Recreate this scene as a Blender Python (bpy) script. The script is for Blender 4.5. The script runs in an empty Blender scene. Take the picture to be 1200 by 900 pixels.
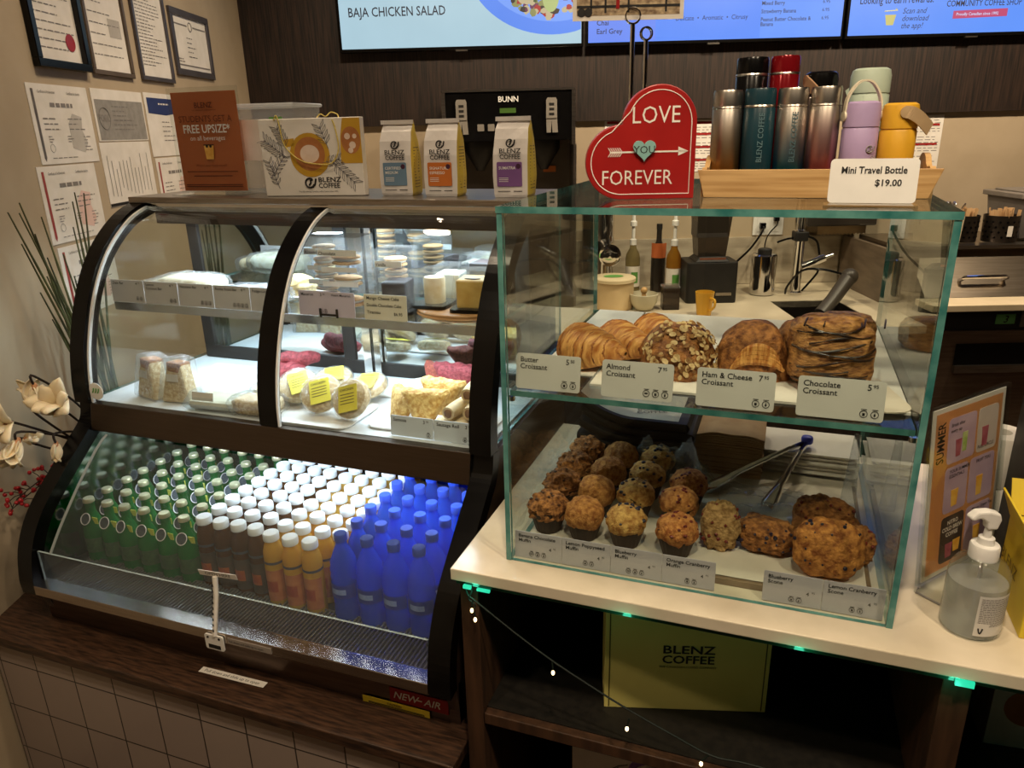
import bpy, bmesh, math, random
from mathutils import Vector, Matrix, noise
S = bpy.context.scene
COL = S.collection
rnd = random.Random(7)
PI = math.pi
# ------------------------------------------------------------------ camera
FPX, PITCH, ROLL, YAW, ROOM = 864.13, math.radians(18.983), math.radians(1.4289), math.radians(20.487), math.radians(1.115)
def from_heading(x, y, z):
    return Vector((x*math.cos(YAW)-y*math.sin(YAW), x*math.sin(YAW)+y*math.cos(YAW), z))
_r = from_heading(math.cos(ROLL), -math.sin(ROLL)*math.sin(PITCH), -math.sin(ROLL)*math.cos(PITCH))
_u = from_heading(math.sin(ROLL), math.cos(ROLL)*math.sin(PITCH), math.cos(ROLL)*math.cos(PITCH))
_f = from_heading(0, math.cos(PITCH), -math.sin(PITCH))
cam_data = bpy.data.cameras.new('camera'); cam = bpy.data.objects.new('camera', cam_data); COL.objects.link(cam)
cam_data.sensor_width = 36; cam_data.lens = FPX/1200*36; cam_data.clip_start = .02
cam.matrix_world = Matrix(((_r.x, _u.x, -_f.x, 0), (_r.y, _u.y, -_f.y, 0), (_r.z, _u.z, -_f.z, 1.76), (0, 0, 0, 1)))
S.camera = cam
# room axes: a runs right along the back wall, b runs away from the customer
_ra = from_heading(math.cos(ROOM), -math.sin(ROOM), 0); _rb = from_heading(math.sin(ROOM), math.cos(ROOM), 0)
RROT = math.atan2(_ra.y, _ra.x)
def rm(a, b, z=0.0):
    return Vector((_ra.x*a+_rb.x*b, _ra.y*a+_rb.y*b, z))
# ------------------------------------------------------------------ render look
S.view_settings.view_transform = 'Standard'; S.view_settings.look = 'None'
S.view_settings.gamma = 1; S.view_settings.use_curve_mapping = False
S.view_settings.exposure = 0.0
S.cycles.max_bounces = 14; S.cycles.transparent_max_bounces = 40; S.cycles.glossy_bounces = 6; S.cycles.transmission_bounces = 8
S.cycles.diffuse_bounces = 4; S.cycles.caustics_reflective = False; S.cycles.caustics_refractive = False
S.cycles.sample_clamp_indirect = 4.0; S.cycles.use_denoising = True
w = bpy.data.worlds.new('room_air'); S.world = w; w.use_nodes = True
w.node_tree.nodes['Background'].inputs[0].default_value = (.9, .75, .6, 1); w.node_tree.nodes['Background'].inputs[1].default_value = .05
# ------------------------------------------------------------------ lamps
WARM = (1.0, .80, .56)
def lamp(name, kind, loc, power, col=WARM, size=.1, aim=(0, 0, -1), **kw):
    d = bpy.data.lights.new(name, kind); o = bpy.data.objects.new(name, d); COL.objects.link(o)
    d.energy = power; d.color = col; o.location = loc
    o.rotation_euler = Vector(aim).to_track_quat('-Z', 'Y').to_euler()
    if kind == 'AREA':
        d.shape = 'RECTANGLE' if 'size_y' in kw else 'DISK'; d.size = size
        if 'size_y' in kw: d.size_y = kw['size_y']
    else: d.shadow_soft_size = size
    if kind == 'SPOT': d.spot_size = math.radians(kw.get('angle', 110)); d.spot_blend = .6
    return o
# recessed downlights over the counter and over the bar behind it
for p, e in (((.0, .2, 2.95), 74), ((-.95, -.1, 2.95), 36), ((.85, .3, 2.95), 72), ((.12, 1.2, 2.95), 26), ((-1.1, 1.2, 2.95), 18)):
    lamp('downlight', 'SPOT', p, e, size=.05, angle=130)
for a, b, e in ((.35, 3.0, 70), (1.3, 2.95, 86), (2.4, 2.9, 110), (-.6, 3.0, 42)):
    lamp('downlight', 'SPOT', rm(a, b, 2.95), e, size=.06, angle=140, aim=_rb*.35-Vector((0, 0, 1)))
lamp('downlight', 'SPOT', rm(-.75, 2.3, 2.95), 31, size=.06, angle=120)
# ------------------------------------------------------------------ materials
def lin(c):
    return tuple(((v/255)/12.92 if v/255 <= .04045 else ((v/255+.055)/1.055)**2.4) for v in c[:3])+(1,)
MATS = {}
def mat(name, c1, c2=None, scale=25, rough=.5, metal=0, bump=0, bscale=None, stretch=(1, 1, 1), trans=0, emit=0, coat=0, ior=1.45, detail=4, ramp=(.35, .65), sub=0, spec=.5):
    if name in MATS: return MATS[name]
    m = bpy.data.materials.new(name); m.use_nodes = True; nt = m.node_tree; N = nt.nodes; L = nt.links
    b = N['Principled BSDF']
    tc = N.new('ShaderNodeTexCoord'); mp = N.new('ShaderNodeMapping'); mp.inputs['Scale'].default_value = stretch
    L.new(tc.outputs['Object'], mp.inputs[0])
    nz = N.new('ShaderNodeTexNoise'); nz.inputs['Scale'].default_value = scale; nz.inputs['Detail'].default_value = detail
    L.new(mp.outputs[0], nz.inputs['Vector'])
    cr = N.new('ShaderNodeValToRGB'); cr.color_ramp.elements[0].position = ramp[0]; cr.color_ramp.elements[1].position = ramp[1]
    if c2 is None: c2 = tuple(min(255, v*1.06+2) for v in c1)
    cr.color_ramp.elements[0].color = lin(c1); cr.color_ramp.elements[1].color = lin(c2)
    L.new(nz.outputs['Fac'], cr.inputs[0]); L.new(cr.outputs[0], b.inputs['Base Color'])
    b.inputs['Roughness'].default_value = rough; b.inputs['Metallic'].default_value = metal
    b.inputs['Transmission Weight'].default_value = trans; b.inputs['IOR'].default_value = ior
    b.inputs['Coat Weight'].default_value = coat; b.inputs['Specular IOR Level'].default_value = spec
    if sub:
        b.inputs['Subsurface Weight'].default_value = sub; b.inputs['Subsurface Radius'].default_value = (.01, .006, .003)
    if emit:
        nt.links.remove(b.inputs['Base Color'].links[0]); b.inputs['Base Color'].default_value = (.01, .01, .012, 1)
        L.new(cr.outputs[0], b.inputs['Emission Color']); b.inputs['Emission Strength'].default_value = emit
    if bump:
        n2 = N.new('ShaderNodeTexNoise'); n2.inputs['Scale'].default_value = bscale or scale; n2.inputs['Detail'].default_value = 5
        L.new(mp.outputs[0], n2.inputs['Vector'])
        bp = N.new('ShaderNodeBump'); bp.inputs['Strength'].default_value = bump; bp.inputs['Distance'].default_value = .004
        L.new(n2.outputs['Fac'], bp.inputs['Height']); L.new(bp.outputs[0], b.inputs['Normal'])
    MATS[name] = m
    return m
def clear(name, tint=(255, 255, 255), rough=0.0, ior=1.5, haze=0, hazecol=(255, 255, 255), bump=0, bscale=60, translucent=0):
    """thin clear glass or film: what passes through is tinted, the rest mirrors by its angle; haze adds a milky share"""
    if name in MATS: return MATS[name]
    m = bpy.data.materials.new(name); m.use_nodes = True; nt = m.node_tree; N = nt.nodes; L = nt.links
    N.remove(N['Principled BSDF']); out = N['Material Output']
    t = N.new('ShaderNodeBsdfTransparent'); t.inputs[0].default_value = lin(tint)
    g = N.new('ShaderNodeBsdfGlossy'); g.inputs['Roughness'].default_value = rough
    f0 = ((ior-1)/(ior+1))**2
    fr = N.new('ShaderNodeLayerWeight'); fr.inputs['Blend'].default_value = .5
    pw = N.new('ShaderNodeMath'); pw.operation = 'POWER'; pw.inputs[1].default_value = 5; L.new(fr.outputs['Facing'], pw.inputs[0])
    ma = N.new('ShaderNodeMath'); ma.operation = 'MULTIPLY_ADD'; ma.inputs[1].default_value = 1-f0; ma.inputs[2].default_value = f0; L.new(pw.outputs[0], ma.inputs[0])
    mx = N.new('ShaderNodeMixShader'); L.new(ma.outputs[0], mx.inputs[0]); L.new(t.outputs[0], mx.inputs[1]); L.new(g.outputs[0], mx.inputs[2])
    if bump:
        tc = N.new('ShaderNodeTexCoord'); nz = N.new('ShaderNodeTexNoise'); nz.inputs['Scale'].default_value = bscale; nz.inputs['Detail'].default_value = 3
        L.new(tc.outputs['Object'], nz.inputs['Vector']); bp = N.new('ShaderNodeBump'); bp.inputs['Strength'].default_value = bump; bp.inputs['Distance'].default_value = .01
        L.new(nz.outputs['Fac'], bp.inputs['Height']); L.new(bp.outputs[0], g.inputs['Normal']); L.new(bp.outputs[0], fr.inputs['Normal'])
    last = mx
    if haze:
        d = N.new('ShaderNodeBsdfDiffuse'); d.inputs[0].default_value = lin(hazecol)
        tl = N.new('ShaderNodeBsdfTranslucent'); tl.inputs[0].default_value = lin(hazecol)
        m1 = N.new('ShaderNodeMixShader'); m1.inputs[0].default_value = .5; L.new(d.outputs[0], m1.inputs[1]); L.new(tl.outputs[0], m1.inputs[2])
        m2 = N.new('ShaderNodeMixShader'); m2.inputs[0].default_value = haze; L.new(mx.outputs[0], m2.inputs[1]); L.new(m1.outputs[0], m2.inputs[2])
        last = m2
    L.new(last.outputs[0], out.inputs[0])
    MATS[name] = m
    return m
def brick(name, c1, c2, grout, w, h, mortar, off=0, rough=.4):
    m = bpy.data.materials.new(name); m.use_nodes = True; nt = m.node_tree; N = nt.nodes; L = nt.links; b = N['Principled BSDF']
    tc = N.new('ShaderNodeTexCoord'); mp = N.new('ShaderNodeMapping'); mp.inputs['Rotation'].default_value = (math.radians(-90), 0, 0)
    L.new(tc.outputs['Object'], mp.inputs[0])
    br = N.new('ShaderNodeTexBrick'); br.offset = off; br.inputs['Scale'].default_value = 1
    br.inputs['Brick Width'].default_value = w; br.inputs['Row Height'].default_value = h; br.inputs['Mortar Size'].default_value = mortar
    br.inputs['Color1'].default_value = lin(c1); br.inputs['Color2'].default_value = lin(c2); br.inputs['Mortar'].default_value = lin(grout)
    br.inputs['Mortar Smooth'].default_value = .1; br.inputs['Bias'].default_value = 0
    L.new(mp.outputs[0], br.inputs[0]); L.new(br.outputs['Color'], b.inputs['Base Color']); b.inputs['Roughness'].default_value = rough
    return m
# ------------------------------------------------------------------ mesh builder
def T(x=0, y=0, z=0, rz=0, rx=0, ry=0, s=1):
    return Matrix.Translation((x, y, z)) @ Matrix.Rotation(rz, 4, 'Z') @ Matrix.Rotation(ry, 4, 'Y') @ Matrix.Rotation(rx, 4, 'X') @ Matrix.Scale(s, 4)
UP = Matrix.Rotation(PI/2, 4, 'X')          # the xy plane of a drawing stood upright, facing -y
class MB:
    def __init__(s): s.v = []; s.f = []; s.m = []; s.sm = []
    def add(s, vs, fs, mi=0, smooth=False, M=None):
        o = len(s.v)
        s.v += [tuple(M @ Vector(p)) for p in vs] if M is not None else [tuple(p) for p in vs]
        for f in fs: s.f.append(tuple(i+o for i in f)); s.m.append(mi); s.sm.append(smooth)
        return s
    def box(s, x0, x1, y0, y1, z0, z1, mi=0, M=None):
        vs = [(x, y, z) for z in (z0, z1) for y in (y0, y1) for x in (x0, x1)]
        return s.add(vs, [(0, 2, 3, 1), (4, 5, 7, 6), (0, 1, 5, 4), (2, 6, 7, 3), (0, 4, 6, 2), (1, 3, 7, 5)], mi, False, M)
    def rect(s, x0, x1, y0, y1, z=0, mi=0, M=None):
        return s.add([(x0, y0, z), (x1, y0, z), (x1, y1, z), (x0, y1, z)], [(0, 1, 2, 3)], mi, False, M)
    def lathe(s, prof, n=24, mi=0, M=None, caps=True, smooth=True, sx=1, sy=1):
        vs = []; fs = []; k = len(prof)
        for i in range(n):
            a = 2*PI*i/n
            for r, z in prof: vs.append((r*math.cos(a)*sx, r*math.sin(a)*sy, z))
        for i in range(n):
            j = (i+1) % n
            for q in range(k-1): fs.append((i*k+q, j*k+q, j*k+q+1, i*k+q+1))
        s.add(vs, fs, mi, smooth, M)
        if caps:
            o = len(s.v)-len(vs)
            for q, rev in ((0, True), (k-1, False)):
                if prof[q][0] > 1e-6:
                    ring = [o+i*k+q for i in range(n)]
                    s.f.append(tuple(ring[::-1] if rev else ring)); s.m.append(mi); s.sm.append(False)
        return s
    def cyl(s, r, z0, z1, n=20, mi=0, M=None, r2=None): return s.lathe([(r, z0), (r if r2 is None else r2, z1)], n, mi, M)
    def tube(s, pts, r, n=8, mi=0, M=None, closed=False, smooth=True):
        pts = [Vector(p) for p in pts]; k = len(pts); rs = r if isinstance(r, (list, tuple)) else [r]*k
        vs = []; fs = []; ref = None
        for i, p in enumerate(pts):
            a = pts[i-1] if (i > 0 or closed) else p; b = pts[(i+1) % k] if (i < k-1 or closed) else p
            t = (b-a).normalized()
            if ref is None: ref = t.orthogonal().normalized()
            ref = (ref - t*ref.dot(t)); ref = ref.normalized() if ref.length > 1e-6 else t.orthogonal().normalized()
            bn = t.cross(ref)
            for q in range(n):
                an = 2*PI*q/n; vs.append(p + (ref*math.cos(an)+bn*math.sin(an))*rs[i])
        for i in range(k if closed else k-1):
            j = (i+1) % k
            for q in range(n):
                w2 = (q+1) % n; fs.append((i*n+q, i*n+w2, j*n+w2, j*n+q))
        s.add(vs, fs, mi, smooth, M)
        if not closed:
            o = len(s.v)-len(vs)
            s.f.append(tuple(o+q for q in range(n))[::-1]); s.m.append(mi); s.sm.append(False)
            s.f.append(tuple(o+(k-1)*n+q for q in range(n))); s.m.append(mi); s.sm.append(False)
        return s
    def prism(s, poly, d0, d1, mi=0, M=None, side=None, smooth=False):
        """outline in xy, thickness d0..d1 along z"""
        n = len(poly); vs = [(x, y, d0) for x, y in poly]+[(x, y, d1) for x, y in poly]
        s.add(vs, [tuple(range(n))[::-1], tuple(range(n, 2*n))], mi, False, M)
        o = len(s.v)-2*n
        for i in range(n):
            j = (i+1) % n; s.f.append((o+i, o+j, o+n+j, o+n+i)); s.m.append(mi if side is None else side); s.sm.append(smooth)
        return s
    def grid(s, fn, nu, nv, mi=0, M=None, smooth=True, wrap=False):
        vs = [fn(i/(nu-1) if not wrap else i/nu, j/(nv-1)) for i in range(nu) for j in range(nv)]; fs = []
        for i in range(nu if wrap else nu-1):
            k = (i+1) % nu
            for j in range(nv-1): fs.append((i*nv+j, k*nv+j, k*nv+j+1, i*nv+j+1))
        return s.add(vs, fs, mi, smooth, M)
    def blob(s, c, r, nu=20, nv=14, amp=0, fr=8, mi=0, M=None, seed=0, sq=1.0):
        """ellipsoid with lumpy skin; sq below 1 squares it off"""
        c = Vector(c); r = Vector(r) if not isinstance(r, (int, float)) else Vector((r, r, r))
        def fn(u, v):
            a = 2*PI*u; b = PI*(v-.5)
            pw = lambda t: math.copysign(abs(t)**sq, t)
            d = Vector((pw(math.cos(b))*pw(math.cos(a)), pw(math.cos(b))*pw(math.sin(a)), pw(math.sin(b))))
            k = 1+amp*noise.fractal(d*fr*.35+Vector((seed, seed*2.3, -seed)), 1.0, 2.0, 4) if amp else 1
            return c+Vector((d.x*r.x, d.y*r.y, d.z*r.z))*k
        return s.grid(fn, nu, nv, mi, M, True, True)
    def text(s, body, size, x=0, y=0, z=.0004, mi=0, M=None, align='LEFT', bold=0, sx=1, shear=0, spacing=1):
        c = bpy.data.curves.new('t', 'FONT'); c.body = body; c.size = size; c.align_x = align; c.offset = bold*size; c.resolution_u = 2; c.space_character = spacing; c.shear = shear
        o = bpy.data.objects.new('t', c); me = bpy.data.meshes.new_from_object(o)
        M2 = (M if M is not None else Matrix.Identity(4)) @ Matrix.Translation((x, y, z)) @ Matrix.Diagonal((sx, 1, 1, 1))
        s.add([v.co for v in me.vertices], [tuple(p.vertices) for p in me.polygons], mi, False, M2)
        bpy.data.objects.remove(o); bpy.data.curves.remove(c); bpy.data.meshes.remove(me)
        return s
    def build(s, name, mats, parent=None, loc=None, rz=0, bevel=0, seg=2, subsurf=0, auto=True):
        me = bpy.data.meshes.new(name); me.from_pydata(s.v, [], s.f); me.update()
        for m in (mats if isinstance(mats, (list, tuple)) else [mats]): me.materials.append(m)
        me.polygons.foreach_set('material_index', s.m); me.polygons.foreach_set('use_smooth', s.sm)
        if any(s.sm): me.set_sharp_from_angle(angle=math.radians(38))
        o = bpy.data.objects.new(name, me); COL.objects.link(o)
        if parent is not None: o.parent = parent
        if loc is not None: o.location = loc
        if rz: o.rotation_euler[2] = rz
        if bevel:
            bm = o.modifiers.new('bevel', 'BEVEL'); bm.width = bevel; bm.segments = seg; bm.limit_method = 'ANGLE'; bm.angle_limit = math.radians(40)
        if subsurf:
            sm = o.modifiers.new('smooth', 'SUBSURF'); sm.levels = subsurf; sm.render_levels = subsurf
        return o
def tag(o, label, cat, group=None, kind=None):
    o['label'] = label; o['category'] = cat
    if group: o['group'] = group
    if kind: o['kind'] = kind
    return o
def thing(name, label, cat, loc=(0, 0, 0), rz=0, group=None):
    o = bpy.data.objects.new(name, None); COL.objects.link(o); o.empty_display_size = .02
    o.location = loc; o.rotation_euler[2] = rz
    return tag(o, label, cat, group)
def struct(o): o['kind'] = 'structure'; return o
def dup(root, loc, rz=0, label=None, group=None):
    r = root.copy(); COL.objects.link(r); r.location = loc; r.rotation_euler = (0, 0, rz)
    if label: r['label'] = label
    if group: r['group'] = group
    for ch in list(root.children):
        c = ch.copy(); COL.objects.link(c); c.parent = r
        for g in list(ch.children):
            d = g.copy(); COL.objects.link(d); d.parent = c
    return r
def spline(P, n=6):
    out = []
    for i in range(len(P)-1):
        p0 = P[max(i-1, 0)]; p1 = P[i]; p2 = P[i+1]; p3 = P[min(i+2, len(P)-1)]
        for k in range(n):
            t = k/n
            out.append(tuple(.5*((2*b)+(-a+c)*t+(2*a-5*b+4*c-d)*t*t+(-a+3*b-3*c+d)*t**3) for a, b, c, d in zip(p0, p1, p2, p3)))
    return out+[tuple(P[-1])]
def rrect(x0, x1, y0, y1, r, n=4):
    out = []
    for cx, cy, a0 in ((x1-r, y0+r, -PI/2), (x1-r, y1-r, 0), (x0+r, y1-r, PI/2), (x0+r, y0+r, PI)):
        for k in range(n+1): out.append((cx+r*math.cos(a0+PI/2*k/n), cy+r*math.sin(a0+PI/2*k/n)))
    return out
ORD = ['first', 'second', 'third', 'fourth', 'fifth', 'sixth', 'seventh', 'eighth', 'ninth', 'tenth']
# shared materials
M_paint = mat('wall_paint', (176, 158, 132), (184, 166, 140), 6, .75, bump=.05, bscale=200)
M_darkwood = mat('dark_wood_panel', (20, 13, 10), (50, 35, 27), 20, .55, stretch=(6, 6, .25), detail=8, bump=.05)
M_ledge = mat('ledge_wood', (38, 25, 18), (80, 55, 39), 26, .45, stretch=(.7, 6, 6), detail=8, bump=.1)
M_postwood = mat('post_wood', (52, 34, 23), (78, 53, 36), 9, .5, stretch=(5, 5, .5), detail=6)
M_blackwood = mat('black_brown_board', (18, 15, 12), (30, 26, 21), 9, .55, stretch=(6, 6, .5), detail=6)
M_quartz = mat('white_quartz', (212, 200, 176), (228, 216, 194), 9, .18, detail=8)
M_steel = mat('brushed_steel', (150, 142, 134), (176, 168, 160), 12, .28, 1, stretch=(1, 20, 20))
M_darksteel = mat('bronze_steel', (92, 80, 70), (96, 84, 74), 12, .34, 1, stretch=(1, 20, 20))
M_chrome = mat('chrome', (210, 208, 205), (225, 222, 220), 8, .08, 1)
M_black = mat('gloss_black', (9, 8, 8), (13, 12, 12), 20, .22, spec=.3)
M_mblack = mat('matt_black', (20, 18, 17), (28, 26, 24), 20, .55)
M_white = mat('white_plastic', (228, 226, 222), (236, 234, 230), 20, .35)
M_inner = mat('white_liner', (214, 220, 224), (226, 230, 232), 10, .4)
M_paper = mat('white_paper', (226, 220, 210), (238, 232, 224), 14, .7)
M_ink = mat('black_ink', (24, 22, 22), (32, 30, 30), 20, .6)
M_grey = mat('grey_ink', (120, 116, 112), (136, 130, 126), 20, .6)
M_glass = clear('clear_glass', (248, 252, 250))
M_acryl = clear('clear_acrylic', (246, 248, 247), ior=1.4)
M_film = clear('clear_film', (244, 246, 248), .08, ior=1.45, haze=.12, bump=.9, bscale=90)
M_edge = mat('green_glass_edge', (46, 108, 106), (112, 168, 160), 22, .12, stretch=(1, 1, 1), coat=.5, ramp=(.3, .75))
M_mirror = mat('mirror', (190, 198, 200), (196, 204, 206), 3, .02, 1)
M_red = mat('red_paint', (150, 26, 26), (164, 32, 30), 10, .35)
M_yellow = mat('yellow_card', (212, 186, 44), (224, 198, 58), 8, .5)
M_purple = mat('purple_paint', (120, 84, 150), (132, 96, 160), 10, .5)
M_orange = mat('orange_paint', (206, 116, 50), (216, 126, 58), 10, .5)
M_blue = mat('blue_paint', (60, 92, 150), (70, 102, 160), 10, .5)
M_green = mat('green_paint', (90, 150, 70), (110, 170, 84), 10, .5)
# ================================================================== SETTING
def room_obj(name, boxes, m, bevel=0, kind=True, mats=None):
    b = MB()
    for q in boxes: b.box(*q)
    o = b.build(name, mats or m, rz=RROT, bevel=bevel)
    return struct(o) if kind else o
M_floor = mat('dark_floor', (44, 34, 28), (70, 54, 42), 5, .45, stretch=(1, 8, 1))
room_obj('floor', [(-1.5, 4.2, -2.6, 4.3, -.05, 0)], M_floor)
room_obj('ceiling', [(-1.5, 4.2, -2.6, 4.3, 3.1, 3.15)], mat('ceiling_paint', (120, 110, 98), (128, 118, 106), 6, .8))
room_obj('wall_left', [(-1.5, -1.45, -2.6, 4.3, 0, 3.1)], M_paint)
room_obj('wall_back', [(-1.45, 4.2, 4.25, 4.3, 0, 3.1)], M_paint)
room_obj('wall_right', [(4.2, 4.25, -2.6, 4.3, 0, 3.1)], M_paint)
room_obj('wall_front', [(-1.5, 4.25, -2.65, -2.6, 0, 3.1)], mat('street_side_paint', (70, 60, 50), (78, 68, 56), 6, .8))
room_obj('trim_1', [(-1.449, 4.19, 4.215, 4.249, 1.797, 3.09)], M_darkwood)
M_splash = mat('veined_tile', (158, 146, 128), (190, 178, 158), 5, .3, stretch=(1.2, 1, 5), detail=6)
room_obj('trim_2', [(-1.0, 1.795, 4.225, 4.249, .892, 1.157)], M_splash)
# partition beside the sink
b = MB(); b.box(1.8, 1.825, 3.42, 4.215, .2, 1.16)
tag(b.build('sink_partition', mat('grey_brown_laminate', (98, 84, 70), (118, 102, 86), 6, .4, stretch=(1, 1, 6)), rz=RROT), 'low grey-brown half partition standing to the right of the sink', 'partition')
# tiled half wall carrying the fridge, with its wooden ledge
b = MB(); b.box(-1.897, -.575, 1.055, 1.95, .0, .514)
o = struct(b.build('wall_tiled', brick('square_tiles', (154, 138, 130), (162, 146, 136), (52, 44, 40), .1345, .148, .002)))
b = MB(); b.prism([(-1.893, 1.035), (-.535, 1.035), (-.535, 2.0), (-2.23, 2.0)], .515, .545)
tag(b.build('wooden_ledge', M_ledge, bevel=.003), 'dark wooden ledge on the tiled half wall under the display fridge', 'ledge')
# ================================================================== SERVICE COUNTER
root = thing('service_counter', 'white quartz service counter on dark wooden boards, carrying the glass case', 'counter', (0, 0, 0))
b = MB(); b.box(-.526, 1.5, 1.057, 1.80, .976, 1.0); b.build('worktop', M_quartz, root, bevel=.002)
b = MB(); b.box(-.518, 1.49, 1.064, 1.70, .966, .9755)
b.build('glass_underlay', mat('lit_green_glass', (18, 62, 48), (40, 110, 84), 14, .15, coat=.3, ramp=(.5, .75)), root)
for x0, x1 in ((-.519, -.482), (.286, .327), (1.10, 1.14)):
    b = MB(); b.box(x0, x1, 1.08, 1.70, 0, .9655); b.build('upright_board', M_postwood, root, bevel=.002)
b = MB(); b.box(-.4815, .2855, 1.082, 1.69, .632, .658); b.build('shelf', [M_postwood], root, bevel=.002)
b = MB(); b.box(-.4815, .2855, 1.10, 1.685, .6585, .661); b.build('shelf_lining', M_blackwood, root)
b = MB(); b.box(.3275, 1.0995, 1.082, 1.69, .632, .658); b.build('shelf', M_postwood, root, bevel=.002)
b = MB(); b.box(-.4815, 1.0995, 1.691, 1.72, .02, .965); b.build('back_board', M_blackwood, root)
b = MB(); b.box(-.4815, 1.0995, 1.09, 1.69, .10, .13); b.build('bottom_board', M_blackwood, root)
# ================================================================== GLASS DISPLAY CASE
def pane(name, x0, x1, y0, y1, z0, z1, parent, gl=None, ed=None):
    b = MB(); b.box(x0, x1, y0, y1, z0, z1)
    d = [x1-x0, y1-y0, z1-z0]; ax = d.index(min(d))
    big = {0: (4, 5), 1: (2, 3), 2: (0, 1)}[ax]
    for i in range(6): b.m[i] = 0 if i in big else 1
    return b.build(name, [gl or M_glass, ed or M_edge], parent)
case = thing('glass_display_case', 'two-tier green-edged glass pastry case standing on the white counter', 'display case', (0, 0, 0))
pane('front_pane', -.427, .204, 1.119, 1.127, 1.0005, 1.6355, case)
pane('side_pane', -.437, -.4275, 1.117, 1.765, 1.0005, 1.6355, case)
pane('side_pane', .2045, .214, 1.117, 1.765, 1.0005, 1.6355, case)
pane('top_pane', -.438, .215, 1.1155, 1.768, 1.636, 1.6465, case)
pane('shelf_pane', -.426, .203, 1.13, 1.752, 1.3235, 1.3335, case)
for sx in (-.4255, .2025):
    for y in (1.137, 1.70):
        b = MB(); b.lathe([(.006, -.004), (.006, .004)], 10, M=T(sx, y, 1.3165)); b.build('shelf_stud', M_chrome, case)
# ================================================================== DISPLAY FRIDGE
XL, XR = -1.785, -.562
fr = thing('display_fridge', 'black-framed refrigerated display with curved glass front, standing on the wooden ledge', 'display fridge', (0, 0, 0))
Gp = [(1.705, 1.585), (1.61, 1.55), (1.515, 1.472), (1.447, 1.368), (1.40, 1.245), (1.38, 1.15), (1.376, 1.086)]
G = spline(Gp, 6)
def offs(P, d):
    out = []
    for i in range(len(P)):
        a = Vector(P[max(i-1, 0)]); c = Vector(P[min(i+1, len(P)-1)]); t = (c-a).normalized(); n = Vector((t.y, -t.x))
        out.append((P[i][0]+n.x*d, P[i][1]+n.y*d))
    return out
YZ = Matrix(((0, 0, 1, 0), (1, 0, 0, 0), (0, 1, 0, 0), (0, 0, 0, 1)))      # drawing (y,z) extruded along x
def band(name, x0, x1, o1, o2, m, P=None, bevel=.002):
    P = P or G; A = offs(P, o1); B = offs(P, o2); b = MB()
    for i in range(len(P)-1):
        q = [A[i], A[i+1], B[i+1], B[i]]
        vs = [(x, y, z) for x in (x0, x1) for y, z in q]
        b.add(vs, [(0, 1, 5, 4), (2, 3, 7, 6), (0, 3, 2, 1), (4, 5, 6, 7)]+([(0, 4, 7, 3)] if i == 0 else [])+([(1, 2, 6, 5)] if i == len(P)-2 else []))
    bm = bmesh.new(); o = b.build(name, m, fr)
    bm.from_mesh(o.data); bmesh.ops.remove_doubles(bm, verts=bm.verts, dist=1e-6)
    inner = [f for f in bm.faces if all(len(e.link_faces) > 2 for e in f.edges) and False]
    bmesh.ops.recalc_face_normals(bm, faces=bm.faces); bm.to_mesh(o.data); bm.free()
    for p in o.data.polygons: p.use_smooth = False
    return o
sgn = 1 if offs(G, .01)[10][0] < G[10][0] else -1
lowF = spline([(1.376, 1.086), (1.365, 1.04), (1.322, 1.0), (1.245, .935), (1.166, .862), (1.118, .785), (1.097, .70), (1.097, .652)], 5)
for x0, x1 in ((XL, XL+.05), (XR-.05, XR)):
    band('curved_frame', x0, x1, sgn*.014, -sgn*.026, M_black)
    # lower black edge following the S-shaped front, then the solid side
    band('front_edge_frame', x0, x1, sgn*.0, -sgn*.035, M_black, lowF)
Pin = [p for p in offs(lowF, -sgn*.036)]
for x0, x1, m in ((XL+.004, XL+.03, mat('well_side_steel', (150, 160, 164), (164, 172, 176), 9, .12, 1)), (XR-.03, XR-.004, mat('brown_side_sheet', (62, 47, 36), (78, 58, 44), 5, .3, stretch=(1, 1, 8), spec=.4))):
    b = MB(); poly = [p for p in Pin]+[(1.15, .55), (1.95, .55), (1.95, 1.086)]
    b.prism(poly, x0, x1, M=YZ); b.build('side_panel', m, fr)
    b = MB(); g2 = offs(G, -sgn*.026); poly = [g2[0]]+list(g2[1:])+[(1.95, 1.088), (1.95, 1.583)]
    xm = (x0+x1)/2
    b.prism(poly, xm-.003, xm+.003, M=YZ, side=1); b.build('end_glass', [M_glass, M_edge], fr)
for x0, x1 in ((XL+.05, -1.175), (-1.128, XR-.05)):
    b = MB(); Go = offs(G, sgn*.003); Gi = offs(G, -sgn*.003)
    for P in (Go, Gi):
        b.add([(x, y, z) for y, z in P for x in (x0, x1)], [(2*i, 2*i+1, 2*i+3, 2*i+2) for i in range(len(P)-1)], 0, True)
    b.build('curved_glass', clear('fridge_glass', (248, 251, 251), bump=0), fr)
    band('pane_edge_strip', x0, x0+.006, sgn*.004, -sgn*.004, M_white)  # white strip paints the reflection running along the pane edge
    band('pane_edge_strip', x1-.006, x1, sgn*.004, -sgn*.004, M_black)
band('centre_mullion', -1.176, -1.127, sgn*.006, -sgn*.012, M_black)
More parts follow.
